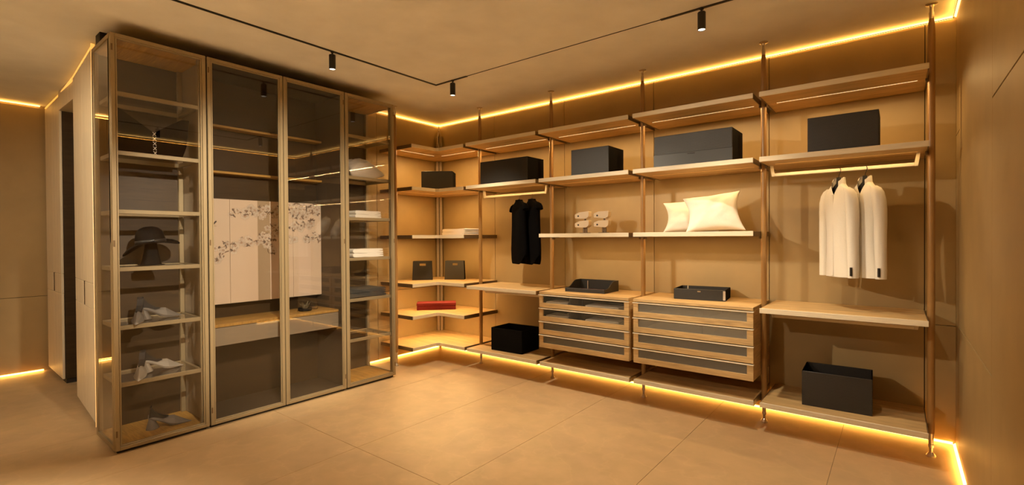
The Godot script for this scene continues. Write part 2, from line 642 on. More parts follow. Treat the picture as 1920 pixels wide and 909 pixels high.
# ---------------------------------------------------------------- the setting
func setting() -> void:
	# floor: a bed with the joints, large stone tiles on it
	var fl := struct("floor", _box(Vector3(LX - 0.2, -0.2, -0.2), Vector3(RX + 0.2, -0.004, FZ + 0.2)), mat("grout"))
	var xs := [LX - 0.15]
	for k in range(-5, 4):
		var jx := 1.905 + 0.888 * k
		if jx > LX and jx < RX:
			xs.append(jx)
	xs.append(RX + 0.15)
	var zs := [-0.15, 2.60, 5.30, FZ + 0.15]
	for i in xs.size() - 1:
		for j in zs.size() - 1:
			struct("tile", _box(Vector3(xs[i] + 0.0012, -0.012, zs[j] + 0.0012), Vector3(xs[i + 1] - 0.0012, 0.0, zs[j + 1] - 0.0012), 0.0008), mat("floor_stone"), fl)
	struct("ceiling", _box(Vector3(LX - 0.2, H, -0.2), Vector3(RX + 0.2, H + 0.2, FZ + 0.2)), mat("ceiling_paint"))
	# back wall with five panels a metre wide, joint at 0.83 m
	var wall := struct("wall_back", _box(Vector3(-0.2, 0, -0.2), Vector3(RX + 0.2, H, -0.012)), mat("joint"))
	var px_ := [0.0, 0.990, 2.005, 3.030, 4.042, 5.050, RX + 0.0025]
	for i in px_.size() - 1:
		for yy in [[0.0, 0.830], [0.834, H]]:
			struct("panel", _box(Vector3(px_[i] + 0.0025, yy[0], -0.014), Vector3(px_[i + 1] - 0.0025, yy[1], 0.0), 0.001), mat("wall_panel"), wall)
	wall = struct("wall_left", _box(Vector3(-0.2, 0, -0.2), Vector3(-0.012, H, 2.95)), mat("joint"))
	var pz := [0.0, 1.016, 2.03, 2.95]
	for i in pz.size() - 1:
		for yy in [[0.0, 0.830], [0.834, H]]:
			struct("panel", _box(Vector3(-0.014, yy[0], pz[i] + 0.0025), Vector3(0.0, yy[1], pz[i + 1] - 0.0025), 0.001), mat("wall_panel"), wall)
	wall = struct("wall_right", _box(Vector3(RX + 0.012, 0, -0.2), Vector3(RX + 0.2, H, FZ + 0.2)), mat("joint"))
	for q in [[0.0, 0.26, [0.0, 2.165, H]], [0.26, 1.668, [0.0, 0.862, H]], [1.668, 3.08, [0.0, 2.062, H]], [3.08, 4.5, [0.0, 0.862, H]], [4.5, 5.9, [0.0, 2.062, H]], [5.9, FZ, [0.0, 0.862, H]]]:
		var ys: Array = q[2]
		for k in ys.size() - 1:
			struct("panel", _box(Vector3(RX, ys[k] + 0.0035, q[0] + 0.0008), Vector3(RX + 0.014, ys[k + 1] - 0.0035, q[1] - 0.0008), 0.001), mat("wall_panel"), wall)
	wall = struct("wall_far", _box(Vector3(LX - 0.2, 0, 3.0), Vector3(LX - 0.012, H, FZ + 0.2)), mat("joint"))
	for yy in [[0.0, 0.846], [0.850, H]]:
		for zz in [[3.0, 4.75], [4.754, FZ]]:
			struct("panel", _box(Vector3(LX - 0.014, yy[0], zz[0]), Vector3(LX, yy[1], zz[1]), 0.001), mat("wall_panel"), wall)
	struct("wall_front", _box(Vector3(LX - 0.2, 0, FZ), Vector3(RX + 0.2, H, FZ + 0.2)), mat("wall_panel"))
	# the passage between the white cabinets, with its own back and sides
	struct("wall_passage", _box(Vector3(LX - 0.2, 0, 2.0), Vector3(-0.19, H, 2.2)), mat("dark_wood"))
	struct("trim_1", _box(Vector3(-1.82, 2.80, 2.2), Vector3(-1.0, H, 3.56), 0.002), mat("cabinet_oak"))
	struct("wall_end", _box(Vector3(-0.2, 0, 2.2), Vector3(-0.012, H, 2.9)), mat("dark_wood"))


func _box(lo: Vector3, hi: Vector3, bevel := 0.0) -> SurfaceTool:
	var st := tool()
	bx(st, lo, hi, bevel)
	return st


# LED strips along the tops and feet of the walls: a glowing face at 45 degrees, its light just in front, a thin dark trim
func led_strips() -> void:
	# name, start, end, direction into the room
	var runs := [
		["back wall", Vector3(0, 0, 0), Vector3(RX, 0, 0), Vector3(0, 0, 1), true],
		["left wall behind the wardrobe", Vector3(0, 0, 0), Vector3(0, 0, 2.9), Vector3(1, 0, 0), true],
		["right wall", Vector3(RX, 0, 0), Vector3(RX, 0, FZ), Vector3(-1, 0, 0), true],
		["far left wall", Vector3(LX, 0, 3.56), Vector3(LX, 0, FZ), Vector3(1, 0, 0), true],
	]
	for q in runs:
		var a: Vector3 = q[1]
		var b: Vector3 = q[2]
		var n: Vector3 = q[3]
		var along := (b - a).normalized()
		var length := a.distance_to(b) - 0.03
		var mid := (a + b) * 0.5
		for top in [true, false]:
			var up := -1.0 if top else 1.0
			if not top and n.x < -0.5:   # the foot of the right wall glows only near the corner
				b = a + along * 0.75
				length = a.distance_to(b) - 0.03
				mid = (a + b) * 0.5
			var base := mid + Vector3(0, H if top else 0.0, 0)
			var o := thing("led_strip", "glowing amber LED strip along the %s of the %s" % ["top" if top else "foot", q[0]], "light strip", base)
			var w := 0.018 if top else 0.016
			var st := tool()
			var p := along * length * 0.5
			var c0 := n * 0.002 + Vector3(0, up * w, 0)
			var c1 := n * w + Vector3(0, up * 0.002, 0)
			var c2 := n * 0.001 + Vector3(0, up * 0.001, 0)
			var face := n + Vector3(0, up, 0)
			quad(st, c0 - p, c0 + p, c1 + p, c1 - p, face)
			quad(st, c0 - p, c0 + p, c2 + p, c2 - p, -n)
			quad(st, c1 - p, c1 + p, c2 + p, c2 - p, Vector3(0, -up, 0))
			tri(st, c0 - p, c1 - p, c2 - p, -along)
			tri(st, c0 + p, c1 + p, c2 + p, along)
			obj("led_face", st, mat("led_face"), o)
			# the light leaves the channel towards the ceiling, or towards the floor
			area(o, n * 0.016 + Vector3(0, up * (0.040 if top else 0.030), 0), n * 0.45 + Vector3(0, -up, 0), along, length, 0.02, (0.50 if top else 0.68) * length / 5.2, led)
			if top:
				st = tool()
				var d := (c0 + c1) * 0.5 + face.normalized() * 0.012
				bx(st, d - p - Vector3(0.0022, 0.0022, 0.0022), d + p + Vector3(0.0022, 0.0022, 0.0022))
				obj("trim", st, mat("black"), o)


# ---------------------------------------------------------------- the pole system
func poles() -> void:
	var names := [
		"wooden ceiling pole between the corner shelves and the black vests",
		"wooden ceiling pole between the black vests and the cream stands",
		"wooden ceiling pole between the cream stands and the white pillows",
		"wooden ceiling pole between the white pillows and the white jackets",
		"last wooden ceiling pole, right of the white jackets",
	]
	for i in 5:
		pole(Vector3(px(i), 0, 0.339), names[i])
	pole(Vector3(0.339, 0, 1.012), "wooden ceiling pole mostly hidden behind the glass wardrobe's far edge")
	# the upright in the corner
	var o := thing("corner_upright", "slotted upright standing in the corner behind the corner shelves", "pole", Vector3(0.055, 0, 0.055), PI / 4)
	var st := tool()
	for s in [-1, 1]:
		bx(st, Vector3(s * 0.022 - 0.018, 0.06, -0.012), Vector3(s * 0.022 + 0.018, 2.84, 0.016), 0.004)
	obj("profile", st, mat("drawer_face"), o)
	block("slot", Vector3(-0.004, 0.06, -0.012), Vector3(0.004, 2.84, 0.006), mat("black"), o, 0.0)
	st = tool()
	lathe(st, [[0.0, 0.06], [0.022, 0.06], [0.024, 0.045], [0.020, 0.03], [0.026, 0.012], [0.026, 0.0], [0.0, 0.0]], 20, Transform3D.IDENTITY, false)
	obj("foot", st, mat("nickel"), o)
	var cb := thing("cable_bundle", "bundle of thin cables hanging above the corner shelves", "cables", Vector3(0.09, Y_TOP, 0.09))
	for k in 6:
		var pts := []
		var a := k * 1.1
		for t in 12:
			var f := t / 11.0
			var sw := sin(f * PI) * (0.018 + 0.010 * (k % 3)) + 0.012 * sin(f * 11.0 + k * 2.0) * sin(f * PI)
			pts.append(Vector3(cos(a) * sw - 0.05 * f, f * (H - Y_TOP - 0.05), sin(a) * sw - 0.05 * f + 0.012 * sin(f * 9.0 + k)))
		st = tool()
		tube(st, pts, 0.0035, 6)
		obj("cable", st, mat("cable") if k % 2 == 0 else mat("strap_tan"), cb)


func pole(at: Vector3, label: String) -> void:
	var o := thing("shelving_pole", label, "pole", at, 0.0)
	var st := tool()
	lathe(st, [[0.0, 2.90], [0.013, 2.90], [0.0185, 2.86], [0.0205, 2.78], [0.0205, 0.30], [0.0195, 0.18], [0.0185, 0.155], [0.0, 0.155]], 20, Transform3D.IDENTITY, false)
	obj("shaft", st, mat("pole_wood"), o)
	st = tool()
	lathe(st, [[0.0, 0.155], [0.0175, 0.155], [0.0125, 0.085], [0.015, 0.08], [0.015, 0.062], [0.010, 0.058], [0.010, 0.03], [0.017, 0.022], [0.026, 0.008], [0.026, 0.0], [0.0, 0.0]], 20)
	obj("foot", st, mat("nickel"), o)
	st = tool()
	lathe(st, [[0.0, 3.0], [0.033, 3.0], [0.033, 2.994], [0.016, 2.988], [0.0105, 2.975], [0.0105, 2.945], [0.0135, 2.942], [0.0135, 2.90], [0.0, 2.90]], 20)
	obj("ceiling_cap", st, mat("nickel"), o)


func shelf(lo: float, hi: float, y: float, label: String, lit := 0, railed := false) -> void:
	var o := thing("shelf", label, "shelf", Vector3((lo + hi) * 0.5, y - TH, 0.31))
	var hw := (hi - lo) * 0.5
	block("board", Vector3(-hw + 0.006, 0.0, -0.305), Vector3(hw - 0.006, TH, ZF - 0.31 - 0.010), mat("oak"), o, 0.0008)
	block("front_edge", Vector3(-hw, 0.0, ZF - 0.31 - 0.010), Vector3(hw, TH, ZF - 0.31), mat("edge"), o, 0.0015)
	for s in [-1, 1]:
		var x: float = s * (hw - 0.003)
		block("end_bracket", Vector3(x - 0.003, -0.004, -0.305), Vector3(x + 0.003, TH - 0.002, ZF - 0.31 - 0.010), mat("bronze_dark"), o, 0.0)
		# the stub that grips the pole
		block("pole_clamp", Vector3(x + s * 0.001 - 0.008 , -0.022, 0.005), Vector3(x + s * 0.001 + 0.004, -0.002, 0.055), mat("bronze_dark"), o, 0.001)
	if lit > 0:
		var st := tool()
		var lz := 0.025 if railed == false else 0.085
		bx(st, Vector3(-hw + 0.07, -0.0015, lz - 0.004), Vector3(hw - 0.05, 0.002, lz + (0.0025 if lit == 2 else 0.0)))
		obj("led_line", st, mat("shelf_led_face") if lit == 2 else mat("faint_led_face"), o)
		area(o, Vector3(0.01, -0.004, lz), Vector3(0, -1, 0), Vector3(1, 0, 0), hw * 2.0 - 0.12, 0.006, 0.55 if lit == 2 else (0.16 if railed else 0.30), lin(1.0, 0.62, 0.24))


func shelves() -> void:
	var bay := ["the black vests", "the cream stands", "the white pillows", "the white jackets"]
	for i in 4:
		var lo := px(i) + 0.021
		var hi := px(i + 1) - 0.021
		shelf(lo, hi, Y_TOP, "topmost oak shelf with a light line below, in the bay of %s" % bay[i], 2)
		var on := ["black box stands on it, rail with black vests hangs below", "nearly square dark box stands on it", "widest dark box stands on it", "rail with white jackets hangs below it"]
		shelf(lo, hi, Y_HIGH, "second oak shelf down, %s" % on[i], 1, i == 0 or i == 3)
		if i == 1 or i == 2:
			shelf(lo, hi, Y_EYE, "oak shelf at eye height that carries %s" % bay[i], 1)
		else:
			shelf(lo, hi, Y_DESK, "oak shelf at desk height below %s" % bay[i])
		var low := ["oak shelf near the floor under the open black box", "oak shelf near the floor under the white-shirt drawers", "oak shelf near the floor under the chest with the open tray", "oak shelf near the floor under the woven open box"]
		shelf(lo, hi, Y_LOW, low[i])
	var cl := ["topmost L-shaped corner shelf with cables above it", "L-shaped corner shelf that carries the plain dark box", "L-shaped corner shelf that carries the folded white towels", "L-shaped corner shelf that carries the two handled boxes", "L-shaped corner shelf that carries the red box", "lowest L-shaped corner shelf, empty, just above the floor light"]
	var cy := [2.542, 2.060, 1.511, 0.956, 0.590, 0.232]
	for i in 6:
		corner_shelf(cy[i], cl[i], 2 if i == 0 else (1 if i < 5 else 0))


func corner_shelf(y: float, label: String, lit: int) -> void:
	var o := thing("corner_shelf", label, "shelf", Vector3(0, y - TH, 0))
	var hi := px(0) - 0.021
	var ez := 0.985
	var d := ZF - 0.010
	# seen from above: x to the right, z towards the room; the prism is laid flat
	var flat := Transform3D(Basis(Vector3(1, 0, 0), Vector3(0, 0, 1), Vector3(0, 1, 0)), Vector3.ZERO)
	var st := tool()
	prism(st, PackedVector2Array([Vector2(0.085, 0.012), Vector2(hi - 0.006, 0.012), Vector2(hi - 0.006, d), Vector2(d + 0.03, d), Vector2(d, d + 0.03), Vector2(d, ez - 0.006), Vector2(0.012, ez - 0.006), Vector2(0.012, 0.085)]), 0.0, TH, flat)
	obj("board", st, mat("oak"), o)
	st = tool()
	var e := ZF
	prism(st, PackedVector2Array([Vector2(d + 0.03, d), Vector2(hi, d), Vector2(hi, e), Vector2(e + 0.03, e), Vector2(e, e + 0.03), Vector2(e, ez), Vector2(d, ez), Vector2(d, d + 0.03)]), 0.0, TH, flat)
	obj("front_edge", st, mat("edge"), o)
	block("end_bracket", Vector3(hi - 0.006, -0.004, 0.012), Vector3(hi, TH - 0.002, d), mat("bronze_dark"), o, 0.0)
	block("end_bracket", Vector3(0.012, -0.004, ez - 0.006), Vector3(d, TH - 0.002, ez), mat("bronze_dark"), o, 0.0)
	if lit > 0:
		var m := mat("shelf_led_face") if lit == 2 else mat("faint_led_face")
		block("led_line", Vector3(0.40, -0.0015, 0.331), Vector3(0.97, 0.002, 0.3375), m, o, 0.0)
		block("led_line", Vector3(0.331, -0.0015, 0.40), Vector3(0.3375, 0.002, 0.93), m, o, 0.0)
		var k := 0.50 if lit == 2 else 0.38
		area(o, Vector3(0.685, -0.004, 0.334), Vector3(0, -1, 0), Vector3(1, 0, 0), 0.56, 0.006, k, lin(1.0, 0.60, 0.22))
		area(o, Vector3(0.334, -0.004, 0.665), Vector3(0, -1, 0), Vector3(0, 0, 1), 0.53, 0.006, k, lin(1.0, 0.60, 0.22))


func rails() -> void:
	for q in [[0, Y_HIGH, 0.088, "cream hanging rail that carries the two black vests"], [0, Y_DESK, 0.062, "cream hanging rail, empty, under the desk-height shelf below the black vests"], [3, Y_HIGH, 0.088, "cream hanging rail that carries the two white jackets"], [3, Y_DESK, 0.062, "cream hanging rail, empty, under the desk-height shelf below the white jackets"]]:
		var lo := px(q[0]) + 0.045
		var hi := px(q[0] + 1) - 0.055
		var under: float = q[1] - TH
		var o := thing("hanging_rail", q[3], "clothes rail", Vector3((lo + hi) * 0.5, under, 0.33))
		var hw := (hi - lo) * 0.5
		var d: float = -q[2]
		block("bar", Vector3(-hw + 0.03, d, -0.012), Vector3(hw - 0.03, d + 0.024, 0.012), mat("edge"), o, 0.003)
		for s in [-1, 1]:
			var st := tool()
			prism(st, PackedVector2Array([Vector2(s * (hw - 0.031), d), Vector2(s * (hw - 0.012), d), Vector2(s * hw, 0.0), Vector2(s * (hw - 0.020), 0.0), Vector2(s * (hw - 0.031), d + 0.024)]), -0.012, 0.012)
			obj("arm", st, mat("edge"), o)


func chests() -> void:
	var text := ["oak chest of four glass-fronted drawers with white shirts inside", "oak chest of four grey glass-fronted drawers under the tray with a tan corner"]
	for n in 2:
		var lo := px(n + 1) + 0.021
		var hi := px(n + 2) - 0.021
		var o := thing("drawer_chest", text[n], "chest of drawers", Vector3((lo + hi) * 0.5, 0.377, 0.31))
		var hw := (hi - lo) * 0.5
		var hh := Y_DESK - 0.377
		var zf := ZF - 0.31
		block("top_panel", Vector3(-hw, hh - 0.025, -0.295), Vector3(hw, hh, zf), mat("oak"), o, 0.0015)
		for s in [-1, 1]:
			var x: float = s * (hw - 0.008)
			block("side_panel", Vector3(x - 0.008, 0.0, -0.295), Vector3(x + 0.008, hh - 0.026, zf - 0.022), mat("oak"), o, 0.001)
		block("back_panel", Vector3(-hw + 0.017, 0.0, -0.294), Vector3(hw - 0.017, hh - 0.026, -0.282), mat("oak"), o, 0.0)
		block("bottom_panel", Vector3(-hw + 0.017, 0.0, -0.281), Vector3(hw - 0.017, 0.012, zf - 0.024), mat("oak"), o, 0.0)
		var pitch := (hh - 0.026) / 4.0
		for k in 4:
			var y0 := hh - 0.026 - pitch * (k + 1) + (0.0 if k == 3 else 0.001)
			var y1 := y0 + pitch - 0.006
			var g0 := y0 + 0.047
			var g1 := y1 - 0.010
			var st := tool()
			var z0 := zf - 0.020
			bx(st, Vector3(-hw, y0, z0), Vector3(hw, g0, zf), 0.001)
			bx(st, Vector3(-hw, g0, z0), Vector3(-hw + 0.045, y1, zf), 0.001)
			bx(st, Vector3(hw - 0.045, g0, z0), Vector3(hw, y1, zf), 0.001)
			bx(st, Vector3(-hw + 0.045, g1, z0), Vector3(hw - 0.045, y1, zf), 0.0)
			var d := obj("drawer", st, mat("oak"), o)
			block("lip", Vector3(-hw - 0.004, y1 - 0.008, zf - 0.012), Vector3(hw + 0.004, y1, zf + 0.012), mat("edge"), d, 0.002)
			block("pane", Vector3(-hw + 0.043, g0 - 0.002, zf - 0.012), Vector3(hw - 0.043, g1 + 0.002, zf - 0.006), mat("drawer_pane") if (n == 0 and k < 2) else mat("grey_pane"), d, 0.0)
			st = tool()
			bx(st, Vector3(-hw + 0.022, y0 + 0.008, -0.27), Vector3(hw - 0.022, y0 + 0.016, z0))
			bx(st, Vector3(-hw + 0.022, y0 + 0.016, -0.27), Vector3(-hw + 0.034, g1 - 0.02, z0))
			bx(st, Vector3(hw - 0.034, y0 + 0.016, -0.27), Vector3(hw - 0.022, g1 - 0.02, z0))
			bx(st, Vector3(-hw + 0.034, y0 + 0.016, -0.27), Vector3(hw - 0.034, g1 - 0.02, -0.258))
			obj("tray", st, mat("grey_felt"), d)
			if k < 2:
				st = tool()
				for x in ([-0.14, 0.0] if n == 0 else [0.1]):
					bx(st, Vector3(x - 0.006, y0 + 0.016, -0.257), Vector3(x + 0.006, g1 - 0.006, z0 - 0.002))
				obj("divider", st, mat("plinth"), d)
			if k < 2:
				for s in 2:
					var words := ["left", "right"]
					var row := ["upper", "second"]
					if n == 0:
						var at := o.position + Vector3(-0.29 if s == 0 else 0.20, y0 + 0.017, 0.19)
						folded("folded_shirt", "white folded shirt at the %s of the %s glass drawer" % [words[s], row[k]], "shirt", at, 0.05, Vector3(0.25 if s == 0 else 0.34, 0.045, 0.17), 2, "white_cloth", "white shirts in the glass drawers")
					elif k == 0:
						var at := o.position + Vector3(-0.18 if s == 0 else 0.27, y0 + 0.017, 0.19)
						folded("folded_shirt", "grey folded garment in the %s half of the top grey glass drawer" % words[s], "shirt", at, 0.0, Vector3(0.40 if s == 0 else 0.26, 0.03, 0.17), 2, "charcoal_cloth", "grey garments in the grey glass drawer")


# ---------------------------------------------------------------- folded cloth, boxes
# a stack of folded layers: each layer is a sheet folded over, with a round fold at one side and open lips at the other
func folded(called: String, label: String, category: String, at: Vector3, turn: float, size: Vector3, layers: int, cloth: String, group := "") -> void:
	var o := thing(called, label, category, at, turn, group)
	var t := size.y / layers
	for k in layers:
		var w := size.x * (1.0 - 0.012 * ((k * 7) % 3))
		var hw := w * 0.5
		var r := t * 0.48
		var poly := PackedVector2Array()
		# fold at -x
		for s in 9:
			var a := PI * 0.5 + PI * s / 8.0
			poly.append(Vector2(-hw + r + cos(a) * r, t * 0.5 + sin(a) * r))
		for s in 6:
			poly.append(Vector2(-hw + r + (w - r - 0.006) * (s + 1) / 6.0, t * 0.02 + 0.0012 * sin(s * 1.7 + k)))
		poly.append(Vector2(hw, t * 0.12))
		poly.append(Vector2(hw, t * 0.40))
		poly.append(Vector2(hw - 0.05, t * 0.47))
		poly.append(Vector2(hw - 0.05, t * 0.52))
		poly.append(Vector2(hw - 0.003, t * 0.60))
		poly.append(Vector2(hw - 0.003, t * 0.88))
		for s in 6:
			poly.append(Vector2(hw - 0.008 - (w - r - 0.008) * (s + 0.5) / 6.0, t * 0.975 + 0.0015 * sin(s * 1.3 + k * 2.0)))
		var st := tool()
		var m := size.z * 0.5 * (1.0 - 0.02 * ((k * 5) % 2))
		prism(st, poly, -m, m, Transform3D(Basis.IDENTITY, Vector3(0, t * k, 0)))
		obj("fold", st, mat(cloth), o)


func open_box(called: String, label: String, lo: Vector3, size: Vector3, front: String, sides: String, at: Vector3, turn := 0.0, wall := 0.008) -> Node3D:
	var o := thing(called, label, "storage box", at, turn)
	var hi := lo + size
	block("front_panel", Vector3(lo.x, lo.y, hi.z - wall), hi, mat(front), o, 0.003)
	block("back_panel", lo, Vector3(hi.x, hi.y, lo.z + wall), mat(front), o, 0.003)
	for s in 2:
		var x := lo.x if s == 0 else hi.x - wall
		block("side_panel", Vector3(x, lo.y, lo.z + wall), Vector3(x + wall, hi.y - 0.001, hi.z - wall), mat(sides), o, 0.002)
	block("bottom_panel", Vector3(lo.x + wall, lo.y, lo.z + wall), Vector3(hi.x - wall, lo.y + wall, hi.z - wall), mat(sides), o, 0.0)
	return o


func boxes() -> void:
	# boxes on the second shelf; open on top, seen from below
	var b := open_box("storage_box", "wide dark box with plain leather front on the second shelf above the black vests", Vector3(-0.325, 0, -0.16), Vector3(0.65, 0.25, 0.30), "leather", "felt", Vector3(1.585, Y_HIGH, 0.425))
	b = open_box("storage_box", "nearly square dark woven box on the second shelf above the cream stands", Vector3(-0.20, 0, -0.16), Vector3(0.40, 0.25, 0.31), "woven", "felt", Vector3(2.625, Y_HIGH, 0.40))
	b = open_box("storage_box", "widest dark woven box with a smooth lower band, above the white pillows", Vector3(-0.315, 0, -0.16), Vector3(0.63, 0.262, 0.32), "woven", "felt", Vector3(3.575, Y_HIGH, 0.40))
	block("smooth_band", Vector3(-0.317, 0.0, 0.158), Vector3(0.317, 0.105, 0.168), mat("leather"), b, 0.002)
	block("name_plate", Vector3(-0.03, 0.086, 0.167), Vector3(0.03, 0.095, 0.1695), mat("black"), b, 0.0)
	b = open_box("storage_box", "dark woven box on the second shelf above the white jackets", Vector3(-0.205, 0, -0.16), Vector3(0.41, 0.25, 0.30), "woven", "felt", Vector3(4.595, Y_HIGH, 0.40))
	b = open_box("storage_box", "open dark woven box on the lowest shelf below the white jackets", Vector3(-0.21, 0, -0.165), Vector3(0.42, 0.252, 0.32), "woven", "felt", Vector3(4.549, Y_LOW, 0.308), 0.03)
	b = open_box("storage_box", "open black felt box on the lowest shelf below the black vests", Vector3(-0.21, 0, -0.165), Vector3(0.42, 0.25, 0.33), "felt", "felt", Vector3(1.549, Y_LOW, 0.325), 0.03)
	# the corner shelf: plain dark box, the two handled boxes, the red box
	b = open_box("storage_box", "plain dark box standing askew on the second corner shelf", Vector3(-0.19, 0, -0.12), Vector3(0.38, 0.225, 0.24), "leather", "felt", Vector3(0.46, 2.06, 0.44), 0.62)
	handled_box("dark box with a cut-out handle, left of the pair on the corner shelf", Vector3(0.235, 0.956, 0.515), 0.80, "leather", 0.235)
	handled_box("grey box with a cut-out handle, right of the pair on the corner shelf", Vector3(0.515, 0.956, 0.225), 0.62, "slate", 0.235)
	var o := thing("lidded_box", "flat dark red box lying on the corner shelf", "box", Vector3(0.375, 0.590, 0.415), 0.80)
	block("body", Vector3(-0.238, 0.0, -0.10), Vector3(0.238, 0.05, 0.08), mat("red_velvet"), o, 0.004)
	block("lid", Vector3(-0.241, 0.05, -0.103), Vector3(0.241, 0.088, 0.083), mat("red_velvet"), o, 0.006)
	# the trays on the two chests
	o = thing("valet_tray", "low dark tray with curved sides and red lining on the drawer chest", "tray", Vector3(2.501, Y_DESK, 0.292), 0.03)
	block("base", Vector3(-0.213, 0, -0.158), Vector3(0.213, 0.006, 0.158), mat("red_lining"), o, 0.001)
	block("front_panel", Vector3(-0.215, 0, 0.152), Vector3(0.215, 0.038, 0.16), mat("leather"), o, 0.002)
	block("back_panel", Vector3(-0.215, 0, -0.16), Vector3(0.215, 0.105, -0.152), mat("leather"), o, 0.002)
	var side := PackedVector2Array([Vector2(-0.152, 0), Vector2(0.152, 0), Vector2(0.152, 0.038)])
	for k in 9:
		var t := k / 8.0
		side.append(Vector2(lerpf(0.10, -0.06, t), lerpf(0.040, 0.104, t * t * (3.0 - 2.0 * t))))
	side.append(Vector2(-0.152, 0.105))
	for s in [-1, 1]:
		var st := tool()
		prism(st, side, -0.004, 0.004, Transform3D(Basis(Vector3(0, 0, 1), Vector3(0, 1, 0), Vector3(-1, 0, 0)), Vector3(s * 0.211, 0, 0)))
		obj("side_panel", st, mat("leather"), o)
	block("red_strip", Vector3(-0.205, 0.006, 0.144), Vector3(0.205, 0.030, 0.151), mat("red_lining"), o, 0.0)
	block("divider", Vector3(-0.122, 0.006, -0.145), Vector3(-0.116, 0.090, -0.137), mat("strap_tan"), o, 0.001)
	b = open_box("valet_tray", "dark open tray with a pale leather corner on the grey drawer chest", Vector3(-0.207, 0, -0.16), Vector3(0.414, 0.092, 0.31), "leather", "felt", Vector3(3.56, Y_DESK, 0.24), 0.12)
	b.set_meta("category", "tray")
	block("corner_strap", Vector3(0.190, 0.008, 0.149), Vector3(0.2085, 0.085, 0.152), mat("strap_tan"), b, 0.001)
	block("metal_plate", Vector3(-0.012, 0.068, 0.150), Vector3(0.014, 0.078, 0.1525), mat("steel"), b, 0.0)
	block("divider", Vector3(-0.135, 0.008, -0.06), Vector3(-0.127, 0.100, -0.05), mat("strap_tan"), b, 0.001)


func handled_box(label: String, at: Vector3, turn: float, m: String, hgt: float) -> void:
	var o := thing("handled_box", label, "storage box", at, turn, "")
	# front and back with a slot for the hand, leaning in a little towards the top
	for s in [1.0, -1.0]:
		var st := tool()
		var lean: float = 0.012 * s
		var tf := Transform3D(Basis(Vector3(1, 0, 0), Vector3(0, 1, -0.05 * s), Vector3(0, 0, 1)), Vector3(0, 0, 0.055 * s + lean * 0.0))
		var w0 := 0.125
		var w1 := 0.116
		var y0 := hgt - 0.062
		var y1 := hgt - 0.030
		var hx := 0.040
		var wy0 := lerpf(w0, w1, y0 / hgt)
		var wy1 := lerpf(w0, w1, y1 / hgt)
		for poly in [
			PackedVector2Array([Vector2(-w0, 0), Vector2(w0, 0), Vector2(wy0, y0), Vector2(-wy0, y0)]),
			PackedVector2Array([Vector2(-wy1, y1), Vector2(wy1, y1), Vector2(w1, hgt), Vector2(-w1, hgt)]),
			PackedVector2Array([Vector2(-wy0, y0), Vector2(-hx, y0), Vector2(-hx, y1), Vector2(-wy1, y1)]),
			PackedVector2Array([Vector2(hx, y0), Vector2(wy0, y0), Vector2(wy1, y1), Vector2(hx, y1)]),
		]:
			prism(st, poly, -0.004, 0.004, tf)
		obj("panel", st, mat(m), o)
	var st2 := tool()
	for s in [-1.0, 1.0]:
		prism(st2, PackedVector2Array([Vector2(-0.05, 0), Vector2(0.05, 0), Vector2(0.040, hgt - 0.006), Vector2(-0.040, hgt - 0.006)]), -0.003, 0.003, Transform3D(Basis(Vector3(0, 0, 1), Vector3(-0.038 * s, 1, 0), Vector3(-1, 0, 0)), Vector3(0.121 * s, 0, 0)))
	bx(st2, Vector3(-0.12, 0, -0.05), Vector3(0.12, 0.006, 0.05))
	obj("side", st2, mat("felt"), o)


# ---------------------------------------------------------------- clothes
func hanger(label: String, at: Vector3, turn: float, half: float, hook_mat: String, group := "") -> Node3D:
	# at is the top of the rail where the hook bears
	var o := thing("hanger", label, "hanger", at, turn, group)
	var st := tool()
	var pts := []
	for k in 11:
		var a := -0.35 + (PI + 0.35) * k / 10.0
		pts.append(Vector3(cos(a) * 0.020, sin(a) * 0.020 - 0.014, 0))
	pts.reverse()
	pts.append(Vector3(0.016, -0.030, 0))
	pts.append(Vector3(0.003, -0.052, 0))
	pts.append(Vector3(0.0, -0.075, 0))
	tube(st, pts, 0.0022, 6)
	obj("hook", st, mat(hook_mat), o)
	st = tool()
	var arm := PackedVector2Array([Vector2(-0.011, -0.064), Vector2(0.011, -0.064), Vector2(0.016, -0.108), Vector2(half, -0.190), Vector2(half, -0.205), Vector2(0.0, -0.165), Vector2(-half, -0.205), Vector2(-half, -0.190), Vector2(-0.016, -0.108)])
	prism(st, arm, -0.008, 0.008)
	obj("body", st, mat("black"), o)
	return o


func ellipse(cx: float, y: float, cz: float, rx: float, rz: float, n: int, p := 2.0, wave := 0.0, phase := 0.0) -> Array:
	var ring := []
	for k in n:
		var a := TAU * k / n
		var c := cos(a)
		var s := sin(a)
		var q := 2.0 / p
		var f := 1.0 + wave * sin(a * 5.0 + phase)
		ring.append(Vector3(cx + signf(c) * pow(absf(c), q) * rx, y, cz + signf(s) * pow(absf(s), q) * rz * f))
	return ring


